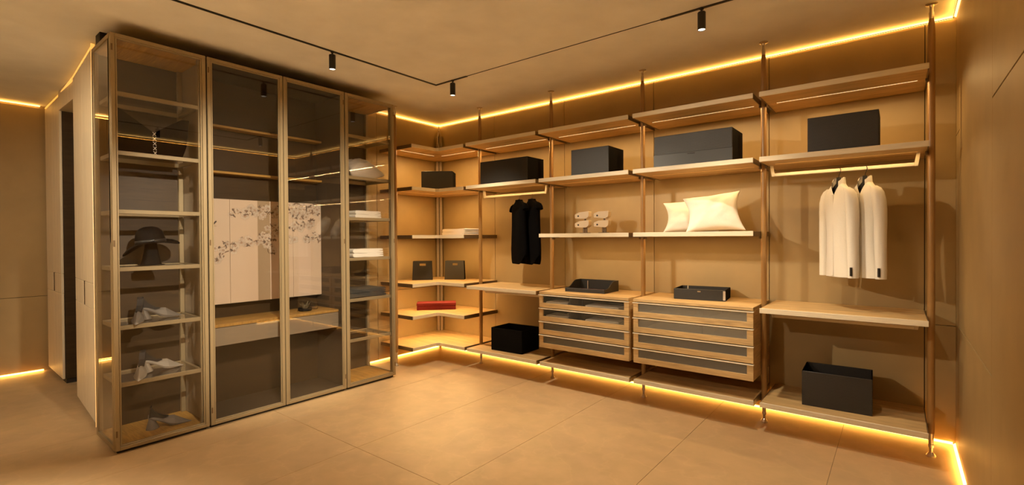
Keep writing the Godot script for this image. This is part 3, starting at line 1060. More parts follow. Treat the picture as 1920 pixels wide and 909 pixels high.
func jacket(label: String, at: Vector3, turn: float, group: String) -> void:
	# at: top of the collar's middle; local x runs along the shoulders, z to the front
	var o := thing("jacket", label, "jacket", at, turn, group)
	o.scale = Vector3(0.84, 1.0, 0.80)
	var st := tool()
	var rings := []
	# y, half width, half depth, middle z
	var prof := [[-0.715, 0.134, 0.058], [-0.66, 0.129, 0.060], [-0.52, 0.117, 0.064], [-0.40, 0.116, 0.066], [-0.28, 0.127, 0.068], [-0.20, 0.142, 0.066], [-0.155, 0.146, 0.062], [-0.125, 0.142, 0.056], [-0.10, 0.128, 0.051], [-0.075, 0.100, 0.048], [-0.055, 0.072, 0.047], [-0.040, 0.058, 0.047]]
	for q in prof:
		var y: float = q[0]
		var ring := ellipse(0.0, y, 0.0, q[1], q[2], 40, 2.3, 0.05 * clampf(-y - 0.2, 0.0, 0.5) * 2.0, y * 6.0)
		if y > -0.13:   # the neck opens in a V at the front
			for k in ring.size():
				var v: Vector3 = ring[k]
				var f := clampf(v.z / q[2], 0.0, 1.0) * clampf(1.0 - absf(v.x) / 0.060, 0.0, 1.0)
				v.y -= f * (0.13 + y) * 0.9
				ring[k] = v
		rings.append(ring)
	skin(st, rings, false)
	obj("body", st, mat("white_cloth"), o)
	for s in [-1.0, 1.0]:
		st = tool()
		rings = []
		var arm := [[-0.072, 0.098, 0.012, 0.030], [-0.090, 0.122, 0.027, 0.042], [-0.120, 0.141, 0.036, 0.050], [-0.17, 0.155, 0.040, 0.053], [-0.24, 0.163, 0.039, 0.053], [-0.32, 0.166, 0.036, 0.051], [-0.42, 0.167, 0.035, 0.049], [-0.55, 0.170, 0.034, 0.046], [-0.65, 0.173, 0.033, 0.044], [-0.715, 0.174, 0.033, 0.042]]
		for q in arm:
			rings.append(ellipse(s * q[1], q[0], 0.004, q[2], q[3], 20, 2.2, 0.04, q[0] * 20.0))
		skin(st, rings, true)
		obj("sleeve", st, mat("white_cloth"), o)
	# the front: button strip and stand collar
	st = tool()
	prism(st, PackedVector2Array([Vector2(-0.016, -0.705), Vector2(0.016, -0.705), Vector2(0.014, -0.12), Vector2(-0.010, -0.12)]), 0.060, 0.0665)
	obj("placket", st, mat("white_cloth"), o)
	st = tool()
	var outer := []
	var inner := []
	for k in 22:
		var a := -PI * 0.5 + 0.75 + (TAU - 1.5) * k / 21.0
		var d := Vector3(cos(a + PI), 0, sin(a + PI))
		outer.append(Vector3(d.x * 0.062, -0.050 - 0.05 * maxf(0.0, d.z), d.z * 0.050))
		inner.append(Vector3(d.x * 0.054, 0.004 - 0.04 * maxf(0.0, d.z), d.z * 0.047))
	for k in 21:
		quad(st, outer[k], outer[k + 1], inner[k + 1], inner[k], outer[k])
		var e0: Vector3 = inner[k] * Vector3(0.93, 1, 0.93)
		var e1: Vector3 = inner[k + 1] * Vector3(0.93, 1, 0.93)
		quad(st, inner[k], inner[k + 1], e1, e0, Vector3.UP)
		quad(st, outer[k] * Vector3(0.93, 1, 0.93), outer[k + 1] * Vector3(0.93, 1, 0.93), e1, e0, -outer[k])
	obj("collar", st, mat("white_cloth"), o)
	block("tag", Vector3(0.186, -0.700, 0.036), Vector3(0.204, -0.640, 0.048), mat("black"), o, 0.001)


func vest(label: String, at: Vector3, turn: float, group: String) -> void:
	var o := thing("vest", label, "vest", at, turn, group)
	o.scale = Vector3(1.20, 1.04, 1.0)
	var st := tool()
	var rings := []
	var n := 44
	var prof := [[-0.60, 0.190, 0.050], [-0.50, 0.184, 0.050], [-0.38, 0.168, 0.052], [-0.26, 0.156, 0.054], [-0.16, 0.154, 0.054], [-0.10, 0.160, 0.050], [-0.07, 0.166, 0.044], [-0.045, 0.155, 0.038], [-0.022, 0.110, 0.034], [-0.008, 0.075, 0.036], [0.0, 0.060, 0.036]]
	# the hem runs up towards the sides
	var hem := []
	for k in n:
		var a := TAU * k / n
		var c := cos(a)
		hem.append(Vector3(signf(c) * pow(absf(c), 0.85) * 0.180, -0.665 + 0.105 * clampf((absf(c) - 0.50) / 0.5, 0.0, 1.0), sin(a) * 0.048))
	rings.append(hem)
	for q in prof:
		if q[0] > -0.55:
			rings.append(ellipse(0, q[0], 0, q[1], q[2], n, 2.0, 0.08 if q[0] < -0.3 else 0.02, q[0] * 9.0))
	skin(st, rings, false)
	obj("body", st, mat("black_cloth"), o)
	for s in [-1.0, 1.0]:
		st = tool()
		var r2 := []
		for q in [[0.120, -0.030, 0.010, 0.024], [0.148, -0.048, 0.018, 0.034], [0.166, -0.075, 0.024, 0.040], [0.176, -0.100, 0.022, 0.040]]:
			var ring := []
			for k in 16:
				var a := TAU * k / 16
				ring.append(Vector3(s * (q[0] + sin(a) * q[2] * 0.35), q[1] + sin(a) * q[2] * 0.6, cos(a) * q[3]))
			r2.append(ring)
		skin(st, r2, true)
		obj("cap_sleeve", st, mat("black_cloth"), o)
	st = tool()
	var band := []
	for y in [-0.012, 0.012]:
		band.append(ellipse(0, y, 0, 0.058 if y < 0 else 0.052, 0.038, 20))
	skin(st, band, false)
	obj("neckband", st, mat("black_cloth"), o)


func clothes() -> void:
	var ry := Y_HIGH - TH - 0.088 + 0.024   # top of the hanging bar
	var shirts := [["white jacket hanging on the left of the pair, in front of the other", 4.560, -0.85], ["white jacket hanging on the right of the pair, partly behind the other", 4.715, -0.85]]
	for s in shirts:
		hanger("black hanger holding the %s white jacket" % ("left" if s[1] < 4.6 else "right"), Vector3(s[1], ry + 0.0, 0.33), s[2], 0.11, "black")
		jacket(s[0], Vector3(s[1], ry - 0.072, 0.33), s[2], "white jackets on the rail")
	var vests := [["black sleeveless vest, left of the pair on the rail", 1.620], ["black sleeveless vest, right of the pair on the rail", 1.795]]
	for s in vests:
		hanger("steel-hooked hanger holding the %s black vest" % ("left" if s[1] < 1.7 else "right"), Vector3(s[1], ry, 0.33), -0.55, 0.12, "steel")
		vest(s[0], Vector3(s[1], ry - 0.085, 0.33), -0.55, "black vests on the rail")


# a pillow lying in its own x-y plane, thick along z, corners pulled out
func pillow_shape(w: float, h: float, t: float, seed_: int, lift: float) -> SurfaceTool:
	var st := tool()
	st.set_smooth_group(0)
	var nz := noise(seed_, 2.2, 2)
	var n := 22
	var at := func(u: float, v: float, s: float) -> Vector3:
		var pinch_x := 1.0 - 0.19 * (1.0 - v * v)
		var pinch_y := 1.0 - 0.11 * (1.0 - u * u)
		var fill := pow(maxf(0.0, (1.0 - u * u) * (1.0 - v * v)), 0.42)
		var wr := 1.0 + 0.16 * nz.get_noise_2d(u * 0.6 + s * 3.0, v * 0.6)
		# folds that run in from the corners
		var fold := 0.05 * sin(8.0 * (absf(u) - absf(v))) * absf(u * v)
		return Vector3(u * w * 0.5 * pinch_x, v * h * 0.5 * pinch_y + lift * u * (v + 1.0), s * t * 0.5 * (fill * wr + fold * fill))
	for s in [-1.0, 1.0]:
		for i in n:
			for j in n:
				var u0 := sin((i / float(n) - 0.5) * PI)
				var u1 := sin(((i + 1) / float(n) - 0.5) * PI)
				var v0 := sin((j / float(n) - 0.5) * PI)
				var v1 := sin(((j + 1) / float(n) - 0.5) * PI)
				quad(st, at.call(u0, v0, s), at.call(u1, v0, s), at.call(u1, v1, s), at.call(u0, v1, s), Vector3(0, 0, s))
	return st


func pillow(label: String, at: Vector3, basis: Basis, w: float, h: float, t: float, m: String, seed_: int, group: String) -> void:
	var o := obj("pillow", pillow_shape(w, h, t, seed_, 0.011), mat(m))
	o.transform = Transform3D(basis, at)
	tag(o, label, "pillow", group)


func small_things() -> void:
	pillow("white pillow leaning in front of the other one on the shelf", Vector3(3.69, Y_EYE + 0.158, 0.37), Basis(Vector3.UP, 0.35) * Basis(Vector3(1, 0, 0), -0.50) * Basis(Vector3(0, 0, 1), 0.05), 0.46, 0.36, 0.16, "white_cloth", 5, "pillows on the eye-height shelf")
	pillow("white pillow mostly hidden behind the front pillow on the shelf", Vector3(3.46, Y_EYE + 0.142, 0.24), Basis(Vector3.UP, 0.35) * Basis(Vector3(1, 0, 0), -0.52), 0.46, 0.33, 0.14, "white_cloth", 8, "pillows on the eye-height shelf")
	folded("folded_towels", "folded white towels on the corner shelf", "towels", Vector3(0.74, 1.511, 0.33), -0.15, Vector3(0.46, 0.075, 0.26), 2, "white_cloth")
	# cream stands: a dark post with two pads, one over the other
	for k in 2:
		var o := thing("watch_stand", ["cream two-tier watch stand, left of the pair on the shelf", "cream two-tier watch stand, right of the pair on the shelf"][k], "stand", Vector3(2.455 + 0.20 * k, Y_EYE, 0.34 - 0.02 * k), 0.15, "watch stands")
		var st := tool()
		bx(st, Vector3(-0.045, 0, -0.04), Vector3(0.045, 0.008, 0.04), 0.002)
		for x in [-0.011, 0.013]:
			bx(st, Vector3(x - 0.009, 0.008, -0.008), Vector3(x + 0.009, 0.062, 0.008), 0.001)
		bx(st, Vector3(-0.006, 0.115, -0.006), Vector3(0.010, 0.15, 0.006), 0.001)
		obj("post", st, mat("bronze_dark"), o)
		for t in 2:
			var y := 0.060 + 0.088 * t
			st = tool()
			var poly := rounded(PackedVector2Array([Vector2(-0.080, 0.004), Vector2(0.035, -0.004), Vector2(0.064, 0.016), Vector2(0.066, 0.068), Vector2(-0.035, 0.062), Vector2(-0.082, 0.042)]), 0.009)
			prism(st, poly, -0.042, 0.042, Transform3D(Basis(Vector3(0, 0, 1), 0.03 * (1 - 2 * k)), Vector3(-0.01, y, 0)))
			var pad := obj("pad", st, mat("cream_cloth"), o)
			st = tool()
			lathe(st, [[0.0, 0.002], [0.009, 0.002], [0.009, -0.006], [0.0, -0.006]], 14, Transform3D(Basis(Vector3(1, 0, 0), PI / 2), Vector3(-0.055, y + 0.024, 0.042)))
			obj("button", st, mat("black"), pad)


# ---------------------------------------------------------------- the display wardrobe
func ring_frame(lo: Vector2, hi: Vector2, w: float, d0: float, d1: float, axis: String, bevel := 0.002) -> SurfaceTool:
	# a rectangular frame; axis "x": lies in the z-y plane, thick along x; axis "z": in the x-y plane; axis "y": flat, in the x-z plane
	var st := tool()
	for q in [[lo.x, lo.y, lo.x + w, hi.y], [hi.x - w, lo.y, hi.x, hi.y], [lo.x + w, lo.y, hi.x - w, lo.y + w], [lo.x + w, hi.y - w, hi.x - w, hi.y]]:
		var a := Vector3(d0, q[1], q[0])
		var b := Vector3(d1, q[3], q[2])
		if axis == "z":
			a = Vector3(q[0], q[1], d0)
			b = Vector3(q[2], q[3], d1)
		elif axis == "y":
			a = Vector3(q[0], d0, q[1])
			b = Vector3(q[2], d1, q[3])
		bx(st, a, b, bevel)
	return st


func door(o: Node3D, z0: float, z1: float, pane_mat: String, hinge_z: float) -> void:
	var st := ring_frame(Vector2(z0, 0.022), Vector2(z1, WH), 0.026, -0.024, 0.0, "x")
	# an inner bead that makes the double line of the profile
	var st2 := ring_frame(Vector2(z0 + 0.028, 0.050), Vector2(z1 - 0.028, WH - 0.028), 0.009, -0.022, -0.004, "x", 0.001)
	var d := obj("door", st, mat("bronze"), o)
	obj("bead", st2, mat("bronze"), d)
	block("pane", Vector3(-0.015, 0.057, z0 + 0.035), Vector3(-0.010, WH - 0.035, z1 - 0.035), mat(pane_mat), d, 0.0)
	for y in [0.14, 1.45, WH - 0.10]:
		block("hinge", Vector3(-0.010, y - 0.022, hinge_z - 0.005), Vector3(0.002, y + 0.022, hinge_z + 0.005), mat("bronze_dark"), d, 0.001)


func glass_unit(z0: float, z1: float, outer: float, label: String) -> Node3D:
	# outer: +1 when the glass side looks to larger z, -1 when it looks to smaller z. Local x = 0 is the door's face
	var o := thing("display_cabinet", label, "cabinet", Vector3(WX, 0, 0))
	var xb := WB - WX
	var zo := z1 if outer > 0 else z0
	var zi := z0 if outer > 0 else z1
	block("plinth", Vector3(xb + 0.01, 0.0, z0 + 0.02), Vector3(-0.03, 0.022, z1 - 0.02), mat("plinth"), o, 0.0)
	block("bottom_panel", Vector3(xb, 0.022, z0 + 0.002), Vector3(-0.028, 0.047, z1 - 0.002), mat("oak_rich"), o)
	block("top_panel", Vector3(xb, WH - 0.03, z0 + 0.002), Vector3(-0.028, WH - 0.004, z1 - 0.002), mat("oak_rich"), o)
	block("back_panel", Vector3(xb, 0.048, z0 + 0.03), Vector3(xb + 0.012, WH - 0.031, z1 - 0.03), mat("dark_wood"), o, 0.0)
	var s := -1.0 if outer > 0 else 1.0
	var pa := zi - s * 0.0
	block("partition", Vector3(xb, 0.048, minf(pa, pa - s * 0.016)), Vector3(-0.028, WH - 0.031, maxf(pa, pa - s * 0.016)), mat("side_fabric"), o, 0.001)
	for q in [[xb + 0.013, zo + s * 0.018], [-0.062, zo + s * 0.018], [xb + 0.013, zi - s * 0.034], [-0.062, zi - s * 0.034]]:
		block("post", Vector3(q[0], 0.048, q[1] - 0.016), Vector3(q[0] + 0.032, WH - 0.031, q[1] + 0.016), mat("bronze"), o, 0.002)
	# the glass side
	var d0 := zo - 0.0 if s > 0 else zo - 0.002
	var sf := obj("side_frame", ring_frame(Vector2(xb, 0.022), Vector2(-0.027, WH), 0.032, minf(d0, d0 + s * 0.02), maxf(d0, d0 + s * 0.02), "z"), mat("bronze"), o)
	block("pane", Vector3(xb + 0.031, 0.053, zo + s * 0.010 - 0.003), Vector3(-0.058, WH - 0.031, zo + s * 0.010 + 0.003), mat("pane"), sf, 0.0)
	for y in [2.505, 2.095, 1.687, 1.285, 0.877, 0.478]:
		var a := Vector2(xb + 0.046, z0 + 0.036)
		var b := Vector2(-0.032, z1 - 0.036)
		var sh := obj("shelf", ring_frame(a, b, 0.022, y - 0.030, y, "y", 0.002), mat("bronze"), o)
		block("glass", Vector3(a.x + 0.020, y - 0.014, a.y + 0.020), Vector3(b.x - 0.020, y - 0.004, b.y - 0.020), mat("pane"), sh, 0.0)
	door(o, z0 + 0.004, z1 - 0.004, "pane", zo + s * 0.012)
	return o


func wardrobe() -> void:
	var fill := thing("filler_panel", "black filler between the wardrobe's top and the ceiling", "panel", Vector3(WB, WH, 1.33))
	block("panel", Vector3(0.0, 0.0, 0.0), Vector3(0.12, H - WH - 0.001, 2.33), mat("black"), fill, 0.0)
	glass_unit(3.098, 3.689, 1.0, "glass display cabinet with hat and shoes at the near end of the wardrobe")
	glass_unit(1.305, 1.895, -1.0, "glass display cabinet with folded towels at the far end of the wardrobe")
	var z0 := 1.898
	var z1 := 3.095
	var xb := WB - WX
	var o := thing("vanity_cabinet", "double cabinet with smoked glass doors, desk and blossom panels", "cabinet", Vector3(WX, 0, 0))
	block("plinth", Vector3(xb + 0.01, 0.0, z0 + 0.01), Vector3(-0.03, 0.022, z1 - 0.01), mat("plinth"), o, 0.0)
	block("bottom_panel", Vector3(xb, 0.022, z0), Vector3(-0.028, 0.047, z1), mat("vanity_panel"), o)
	block("top_panel", Vector3(xb, WH - 0.03, z0), Vector3(-0.028, WH - 0.004, z1), mat("dark_wood"), o)
	block("back_panel", Vector3(xb, 0.048, z0 + 0.02), Vector3(xb + 0.015, WH - 0.031, z1 - 0.02), mat("dark_wood"), o, 0.0)
	block("side_panel", Vector3(xb, 0.048, z0), Vector3(-0.028, WH - 0.031, z0 + 0.019), mat("vanity_panel"), o)
	block("side_panel", Vector3(xb, 0.048, z1 - 0.019), Vector3(-0.028, WH - 0.031, z1), mat("vanity_panel"), o)
	for y in [2.46, 2.065]:
		block("ledge", Vector3(xb + 0.015, y - 0.02, z0 + 0.02), Vector3(xb + 0.125, y, z1 - 0.02), mat("oak_rich"), o)
	# the printed panels
	var edges := [3.072, 2.784, 2.214, 1.921]
	for i in 3:
		var st := tool()
		var za: float = edges[i] - 0.0015
		var zb: float = edges[i + 1] + 0.0015
		panel_with_uv(st, Vector3(xb + 0.085, 0.914, zb), Vector3(xb + 0.105, 1.826, za), 3.072, 1.921, 0.914, 1.826)
		obj("picture_panel", st, mat("mural"), o)
	block("panel_backing", Vector3(xb + 0.016, 0.93, 1.935), Vector3(xb + 0.084, 1.81, 3.058), mat("dark_wood"), o, 0.0)
	# desk with two drawers
	block("desk_top", Vector3(xb + 0.015, 0.762, z0 + 0.02), Vector3(-0.100, 0.786, z1 - 0.02), mat("oak_z"), o)
	for i in 2:
		var za := z0 + 0.022 + i * 0.578
		block("drawer", Vector3(xb + 0.05, 0.612, za), Vector3(-0.100, 0.758, za + 0.573), mat("drawer_face"), o)
	var mid := 2.498
	door(o, z0 + 0.003, mid - 0.003, "smoked_pane", z0 + 0.012)
	door(o, mid + 0.003, z1 - 0.003, "smoked_pane", z1 - 0.012)


func panel_with_uv(st: SurfaceTool, lo: Vector3, hi: Vector3, zl: float, zr: float, yb: float, yt: float) -> void:
	var put := func(v: Vector3) -> void:
		st.set_uv(Vector2((zl - v.z) / (zl - zr), (yt - v.y) / (yt - yb)))
		st.add_vertex(v)
	var c := (lo + hi) * 0.5
	var h := (hi - lo) * 0.5
	for ax in 3:
		for s in [-1.0, 1.0]:
			var n := Vector3.ZERO
			n[ax] = s
			var u := Vector3.ZERO
			u[(ax + 1) % 3] = h[(ax + 1) % 3]
			var v := Vector3.ZERO
			v[(ax + 2) % 3] = h[(ax + 2) % 3]
			var f := c + n * h[ax]
			var k := [f - u - v, f + u - v, f + u + v, f - u + v]
			if (k[0] - k[2]).cross(k[0] - k[1]).dot(n) < 0.0:
				k.reverse()
			for i in [0, 1, 2, 0, 2, 3]:
				put.call(k[i])


# ---------------------------------------------------------------- tall white cabinets at the left
func cabinets() -> void:
	for q in [[-2.66, -1.82, 3.543, 3.555, "pale oak tall cabinet beyond the dark passage, by the far wall"], [-1.0, 0.03, 3.587, 3.655, "pale oak tall cabinet with a dark handle slot beside the glass display cabinet"]]:
		var x0: float = q[0]
		var x1: float = q[1]
		var turn := -atan2(q[3] - q[2], x1 - x0)
		var o := thing("tall_cabinet", q[4], "cabinet", Vector3((x0 + x1) * 0.5, 0, (q[2] + q[3]) * 0.5), turn)
		var hw := Vector2(x1 - x0, q[3] - q[2]).length() * 0.5
		block("plinth", Vector3(-hw + 0.01, 0.0, -0.60), Vector3(hw - 0.01, 0.05, -0.03), mat("plinth"), o, 0.0)
		block("body", Vector3(-hw, 0.05, -0.62), Vector3(hw, 2.955, -0.022), mat("dark_wood"), o, 0.001)
		for s in [-1, 1]:
			var a: float = minf(0.0, s * hw) + 0.001
			var b: float = maxf(0.0, s * hw) - 0.001
			block("door", Vector3(a, 1.135, -0.02), Vector3(b, 2.95, 0.0), mat("cabinet_oak"), o)
			block("door", Vector3(a, 0.05, -0.02), Vector3(b, 0.930, 0.0), mat("cabinet_oak"), o)
			var c := a + (0.0 if s < 0 else 0.043)
			var d := b - (0.043 if s < 0 else 0.0)
			block("grip_panel", Vector3(c, 0.933, -0.02), Vector3(d, 1.132, 0.0), mat("cabinet_oak"), o)
		block("handle", Vector3(-0.043, 0.933, -0.021), Vector3(0.043, 1.132, -0.003), mat("handle_dark"), o, 0.0)
	# the glowing edge that frames the cabinets
	var e := thing("edge_light", "thin glowing amber edge framing the pale oak cabinets", "light strip", Vector3(0.042, 0, 3.655))
	block("led_face", Vector3(-0.003, 0.03, -0.02), Vector3(0.003, 2.985, 0.004), mat("edge_led_face"), e, 0.0)
	var st := tool()
	for q in [[-2.66, -1.82, 3.543, 3.555], [-1.82, -1.0, 3.555, 3.587], [-1.0, 0.03, 3.587, 3.655]]:
		var a := Vector3(q[0] - 0.042, 2.962, q[2] - 3.655)
		var b := Vector3(q[1] - 0.042, 2.962, q[3] - 3.655)
		var up := Vector3(0, 0.010, 0)
		var bk := Vector3(0, 0, -0.02)
		quad(st, a, b, b + up, a + up, Vector3(0, 0, 1))
		quad(st, a, b, b + bk, a + bk, Vector3(0, -1, 0))
		quad(st, a + up, b + up, b + up + bk, a + up + bk, Vector3(0, 1, 0))
		quad(st, a + bk, b + bk, b + up + bk, a + up + bk, Vector3(0, 0, -1))
	obj("led_face", st, mat("edge_led_face"), e)
	area(e, Vector3(0.0, 1.5, 0.009), Vector3(0, 0, 1), Vector3(0, 1, 0), 2.9, 0.006, 0.02, led)
	# the track in the ceiling
	var t := thing("lighting_track", "slim black lighting track let into the ceiling", "track", Vector3(1.29, H, 1.245))
	block("rail", Vector3(-0.011, -0.006, -0.011), Vector3(0.011, 0.001, 4.66), mat("black_metal"), t, 0.0)
	block("rail", Vector3(-0.011, -0.006, -0.011), Vector3(0.42, 0.001, 0.011), mat("black_metal"), t, 0.0)
	block("rail", Vector3(2.30, -0.006, -0.011), Vector3(3.02, 0.001, 0.011), mat("black_metal"), t, 0.0)
	block("slot", Vector3(0.42, -0.003, -0.004), Vector3(2.30, 0.001, 0.004), mat("black_metal"), t, 0.0)
	block("rail", Vector3(3.0, -0.006, -0.011), Vector3(3.022, 0.001, 4.66), mat("black_metal"), t, 0.0)
	block("rail", Vector3(-0.011, -0.006, 4.644), Vector3(3.022, 0.001, 4.666), mat("black_metal"), t, 0.0)


# ---------------------------------------------------------------- what stands in the wardrobe
func shoe(label: String, at: Vector3, turn: float, m: String, group: String) -> void:
	# the toe points along +x; a cone of a heel, a tab at the back, a long pointed toe
	var o := thing("shoe", label, "shoe", at, turn, group)
	var st := tool()
	lathe(st, [[0.0, 0.095], [0.010, 0.092], [0.018, 0.075], [0.040, 0.012], [0.043, 0.004], [0.041, 0.0], [0.0, 0.0]], 20, Transform3D(Basis(Vector3(0, 0, 1), 0.10), Vector3(-0.085, 0, 0)))
	obj("heel", st, mat(m), o)
	st = tool()
	var rings := []
	# x, floor of the section, height, half width
	for q in [[-0.112, 0.078, 0.030, 0.012], [-0.090, 0.070, 0.044, 0.024], [-0.055, 0.056, 0.042, 0.028], [-0.015, 0.034, 0.044, 0.030], [0.020, 0.012, 0.066, 0.036], [0.050, 0.003, 0.072, 0.040], [0.085, 0.001, 0.050, 0.034], [0.120, 0.001, 0.027, 0.021], [0.148, 0.001, 0.010, 0.009], [0.162, 0.001, 0.004, 0.002]]:
		var x: float = q[0]
		var f: float = q[1]
		var t: float = q[2]
		var w: float = q[3]
		rings.append([Vector3(x, f, -w * 0.8), Vector3(x, f + t * 0.22, -w), Vector3(x, f + t * 0.72, -w * 0.52), Vector3(x, f + t, -w * 0.10), Vector3(x, f + t, w * 0.10), Vector3(x, f + t * 0.72, w * 0.52), Vector3(x, f + t * 0.22, w), Vector3(x, f, w * 0.8)])
	skin(st, rings, true, false)
	obj("upper", st, mat(m), o)
	st = tool()
	rings = []
	for q in [[-0.102, 0.088, 0.008, 0.020], [-0.099, 0.120, 0.006, 0.021], [-0.096, 0.150, 0.005, 0.020], [-0.092, 0.172, 0.004, 0.017]]:
		rings.append(ellipse(q[0], q[1], 0, q[2], q[3], 14))
	skin(st, rings)
	obj("heel_tab", st, mat("shoe_dark"), o)
	st = tool()
	prism(st, PackedVector2Array([Vector2(-0.098, 0.165), Vector2(-0.080, 0.140), Vector2(-0.055, 0.112), Vector2(-0.015, 0.085), Vector2(0.015, 0.078), Vector2(-0.02, 0.066), Vector2(-0.095, 0.090)]), -0.018, 0.018)
	obj("lining", st, mat("shoe_dark"), o)


func wardrobe_things() -> void:
	# bag with a deep V and a laced seam
	var xs := 0.47
	var o := thing("bag", "black bag with a deep V cut and white cross lacing", "bag", Vector3(xs, 2.095, 3.395))
	for s in [1.0, -1.0]:
		var st := tool()
		# outline as seen from the room: u runs to the far end, so mirror into -z
		var poly := PackedVector2Array([Vector2(-0.25, 0.0), Vector2(0.175, 0.0), Vector2(0.21, 0.10), Vector2(0.238, 0.315), Vector2(0.185, 0.312), Vector2(0.0, 0.178), Vector2(-0.20, 0.325), Vector2(-0.255, 0.34)])
		prism(st, poly, -0.006, 0.006, Transform3D(Basis(Vector3(0, 0, -1), Vector3(-0.10 * s, 1, 0), Vector3(1, 0, 0)), Vector3(0.075 * s, 0, 0)))
		obj("panel", st, mat("black_cloth"), o)
	var st3 := tool()
	for e in [[-0.25, -0.245, 0.32], [0.175, 0.225, 0.30]]:
		var tf := Transform3D(Basis.IDENTITY, Vector3.ZERO)
		var z_lo: float = -e[0]
		var z_hi: float = -e[1]
		quad(st3, Vector3(-0.075, 0, z_lo), Vector3(0.075, 0, z_lo), Vector3(0.045, e[2], z_hi), Vector3(-0.045, e[2], z_hi), Vector3(0, 0, -signf(e[0])))
	bx(st3, Vector3(-0.075, 0.0, -0.175), Vector3(0.075, 0.008, 0.25))
	obj("gusset", st3, mat("black_cloth"), o)
	for k in 5:
		var st := tool()
		var y := 0.012 + 0.036 * k
		for s in [-1.0, 1.0]:
			tube(st, [Vector3(0.086 - y * 0.10, y, -0.010 * s), Vector3(0.090 - y * 0.10, y + 0.013, 0.0), Vector3(0.084 - y * 0.10, y + 0.026, 0.010 * s)], 0.0022, 6)
		obj("lace", st, mat("white_cloth"), o)
	# hat on its stand
	o = thing("hat_stand", "dark tapered stand under the hat", "stand", Vector3(0.47, 1.285, 3.405))
	var st := tool()
	var rings := []
	for q in [[0.0, 0.062, 0.055], [0.012, 0.060, 0.053], [0.10, 0.043, 0.040], [0.165, 0.034, 0.034], [0.20, 0.032, 0.032]]:
		rings.append(ellipse(0, q[0], 0, q[2], q[1], 24, 3.5))
	skin(st, rings, true)
	obj("column", st, mat("hat_felt"), o)
	block("base", Vector3(-0.065, 0.0, -0.07), Vector3(0.065, 0.006, 0.07), mat("hat_felt"), o, 0.002)
	o = thing("hat", "black wide-brimmed felt hat resting on its stand", "hat", Vector3(0.47, 1.448, 3.405))
	o.rotation = Vector3(0.11, 0, 0.06)
	o.scale = Vector3(0.92, 1.0, 0.92)
	st = tool()
	lathe(st, [[0.0, 0.128], [0.030, 0.126], [0.060, 0.115], [0.082, 0.094], [0.093, 0.062], [0.098, 0.026], [0.099, 0.0], [0.094, 0.0], [0.0, 0.110]], 32, Transform3D(Basis.from_scale(Vector3(0.95, 1, 1.05)), Vector3.ZERO), true)
	obj("crown", st, mat("hat_felt"), o)
	st = tool()
	rings = []
	for sgn in [1.0, -1.0]:
		for i in 8:
			var f := i / 7.0
			var rr := lerpf(0.095, 0.195, f if sgn > 0 else 1.0 - f)
			var ff := f if sgn > 0 else 1.0 - f
			var ring := []
			for k in 40:
				var a := TAU * k / 40
				var dip := -0.045 * pow(ff, 1.5) * (0.4 + 0.6 * sin(a)) + 0.030 * pow(ff, 2.0) * sin(2.0 * a + 0.6)
				ring.append(Vector3(cos(a) * rr, dip + 0.003 * sgn, sin(a) * rr))
			rings.append(ring)
	skin(st, rings, false)
	obj("brim", st, mat("hat_felt"), o)
	st = tool()
	lathe(st, [[0.0995, 0.026], [0.1005, 0.026], [0.1015, 0.004], [0.0995, 0.004]], 32, Transform3D(Basis.from_scale(Vector3(0.95, 1, 1.05)), Vector3.ZERO), true)
	obj("band", st, mat("leather"), o)
	# shoes: +x of the shoe to smaller z
	var tz := PI / 2
	shoe("grey pointed shoe at the back of the third glass shelf from the floor", Vector3(0.46, 0.877, 3.365), tz + 0.05, "shoe_grey", "pointed shoes")
	shoe("grey pointed shoe whose cone heel faces the room, third glass shelf from the floor", Vector3(0.560, 0.877, 3.510), -0.35, "shoe_grey", "pointed shoes")
	shoe("pale grey pointed shoe at the back of the second glass shelf from the floor", Vector3(0.45, 0.478, 3.355), tz + 0.05, "shoe_pale", "pointed shoes")
	shoe("pale grey pointed shoe whose cone heel faces the room, second glass shelf from the floor", Vector3(0.560, 0.478, 3.500), -0.35, "shoe_pale", "pointed shoes")
	shoe("grey pointed shoe on the lit wooden bottom of the display cabinet", Vector3(0.50, 0.047, 3.33), tz - 0.2, "shoe_grey", "pointed shoes")
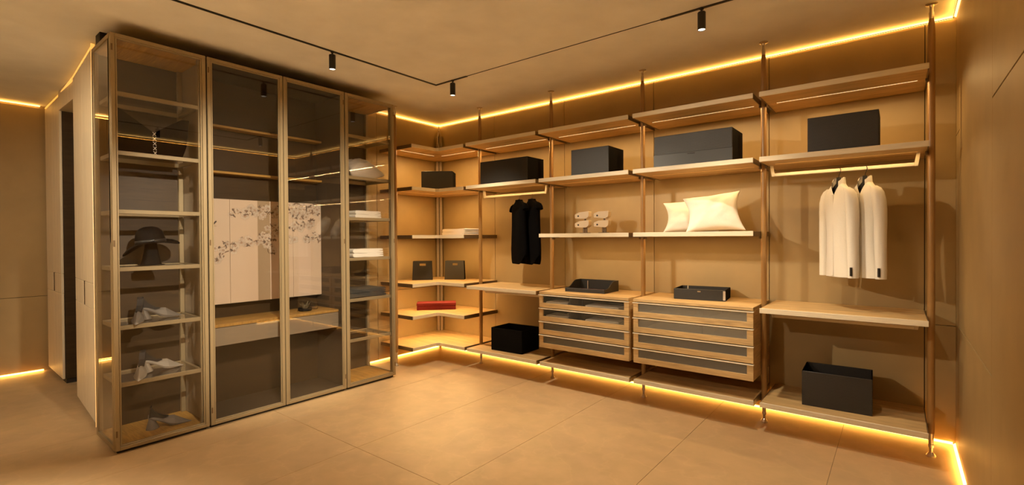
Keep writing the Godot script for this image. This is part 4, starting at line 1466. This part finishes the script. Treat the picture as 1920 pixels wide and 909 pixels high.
	# the far display cabinet
	pillow("white pillow on the glass shelf of the far display cabinet", Vector3(0.46, 2.200, 1.565), Basis(Vector3.UP, PI / 2) * Basis(Vector3(1, 0, 0), -1.20), 0.42, 0.30, 0.21, "white_cloth", 15, "")
	folded("folded_towels", "folded white towels below the pillow in the far display cabinet", "towels", Vector3(0.46, 1.687, 1.56), PI / 2 + 0.05, Vector3(0.33, 0.075, 0.26), 2, "white_cloth")
	folded("folded_towels", "folded white towels above the charcoal blanket in the far display cabinet", "towels", Vector3(0.46, 1.285, 1.565), PI / 2, Vector3(0.37, 0.085, 0.28), 2, "white_cloth")
	folded("folded_blanket", "folded charcoal blanket in the far display cabinet", "blanket", Vector3(0.46, 0.877, 1.56), PI / 2 - 0.1, Vector3(0.42, 0.085, 0.28), 2, "charcoal_cloth")
	# on the desk behind the smoked glass
	o = thing("planter", "small dark dish with dry leaves on the vanity desk", "planter", Vector3(0.44, 0.786, 2.175))
	st = tool()
	lathe(st, [[0.0, 0.008], [0.05, 0.010], [0.058, 0.030], [0.063, 0.030], [0.060, 0.006], [0.05, 0.0], [0.0, 0.0]], 24)
	obj("dish", st, mat("black"), o)
	for k in 14:
		var a := k * 2.4
		var l := 0.05 + 0.012 * (k % 4)
		var d := Vector3(cos(a), 0, sin(a))
		var side := Vector3(-sin(a), 0, cos(a)) * 0.009
		st = tool()
		var b0 := Vector3(0, 0.010, 0) + d * 0.015
		var m1 := b0 + d * 0.018 + Vector3(0, l * 0.6, 0)
		var tip := b0 + d * 0.040 + Vector3(0, l, 0)
		for s in [1.0, -1.0]:
			var off: Vector3 = d * 0.0012 * float(s)
			tri(st, b0 + off, m1 + side + off, m1 - side + off, d * s)
			tri(st, tip, m1 + side + off, m1 - side + off, d * s)
		obj("leaf", st, mat("leaf"), o)
	o = thing("glass_cup", "small glass cup beside the planter on the vanity desk", "cup", Vector3(0.40, 0.786, 2.06))
	st = tool()
	lathe(st, [[0.036, 0.085], [0.038, 0.085], [0.038, 0.006], [0.032, 0.0], [0.0, 0.0]], 24)
	lathe(st, [[0.0, 0.006], [0.030, 0.006], [0.0355, 0.010], [0.036, 0.085]], 24)
	obj("glass", st, mat("glass"), o)
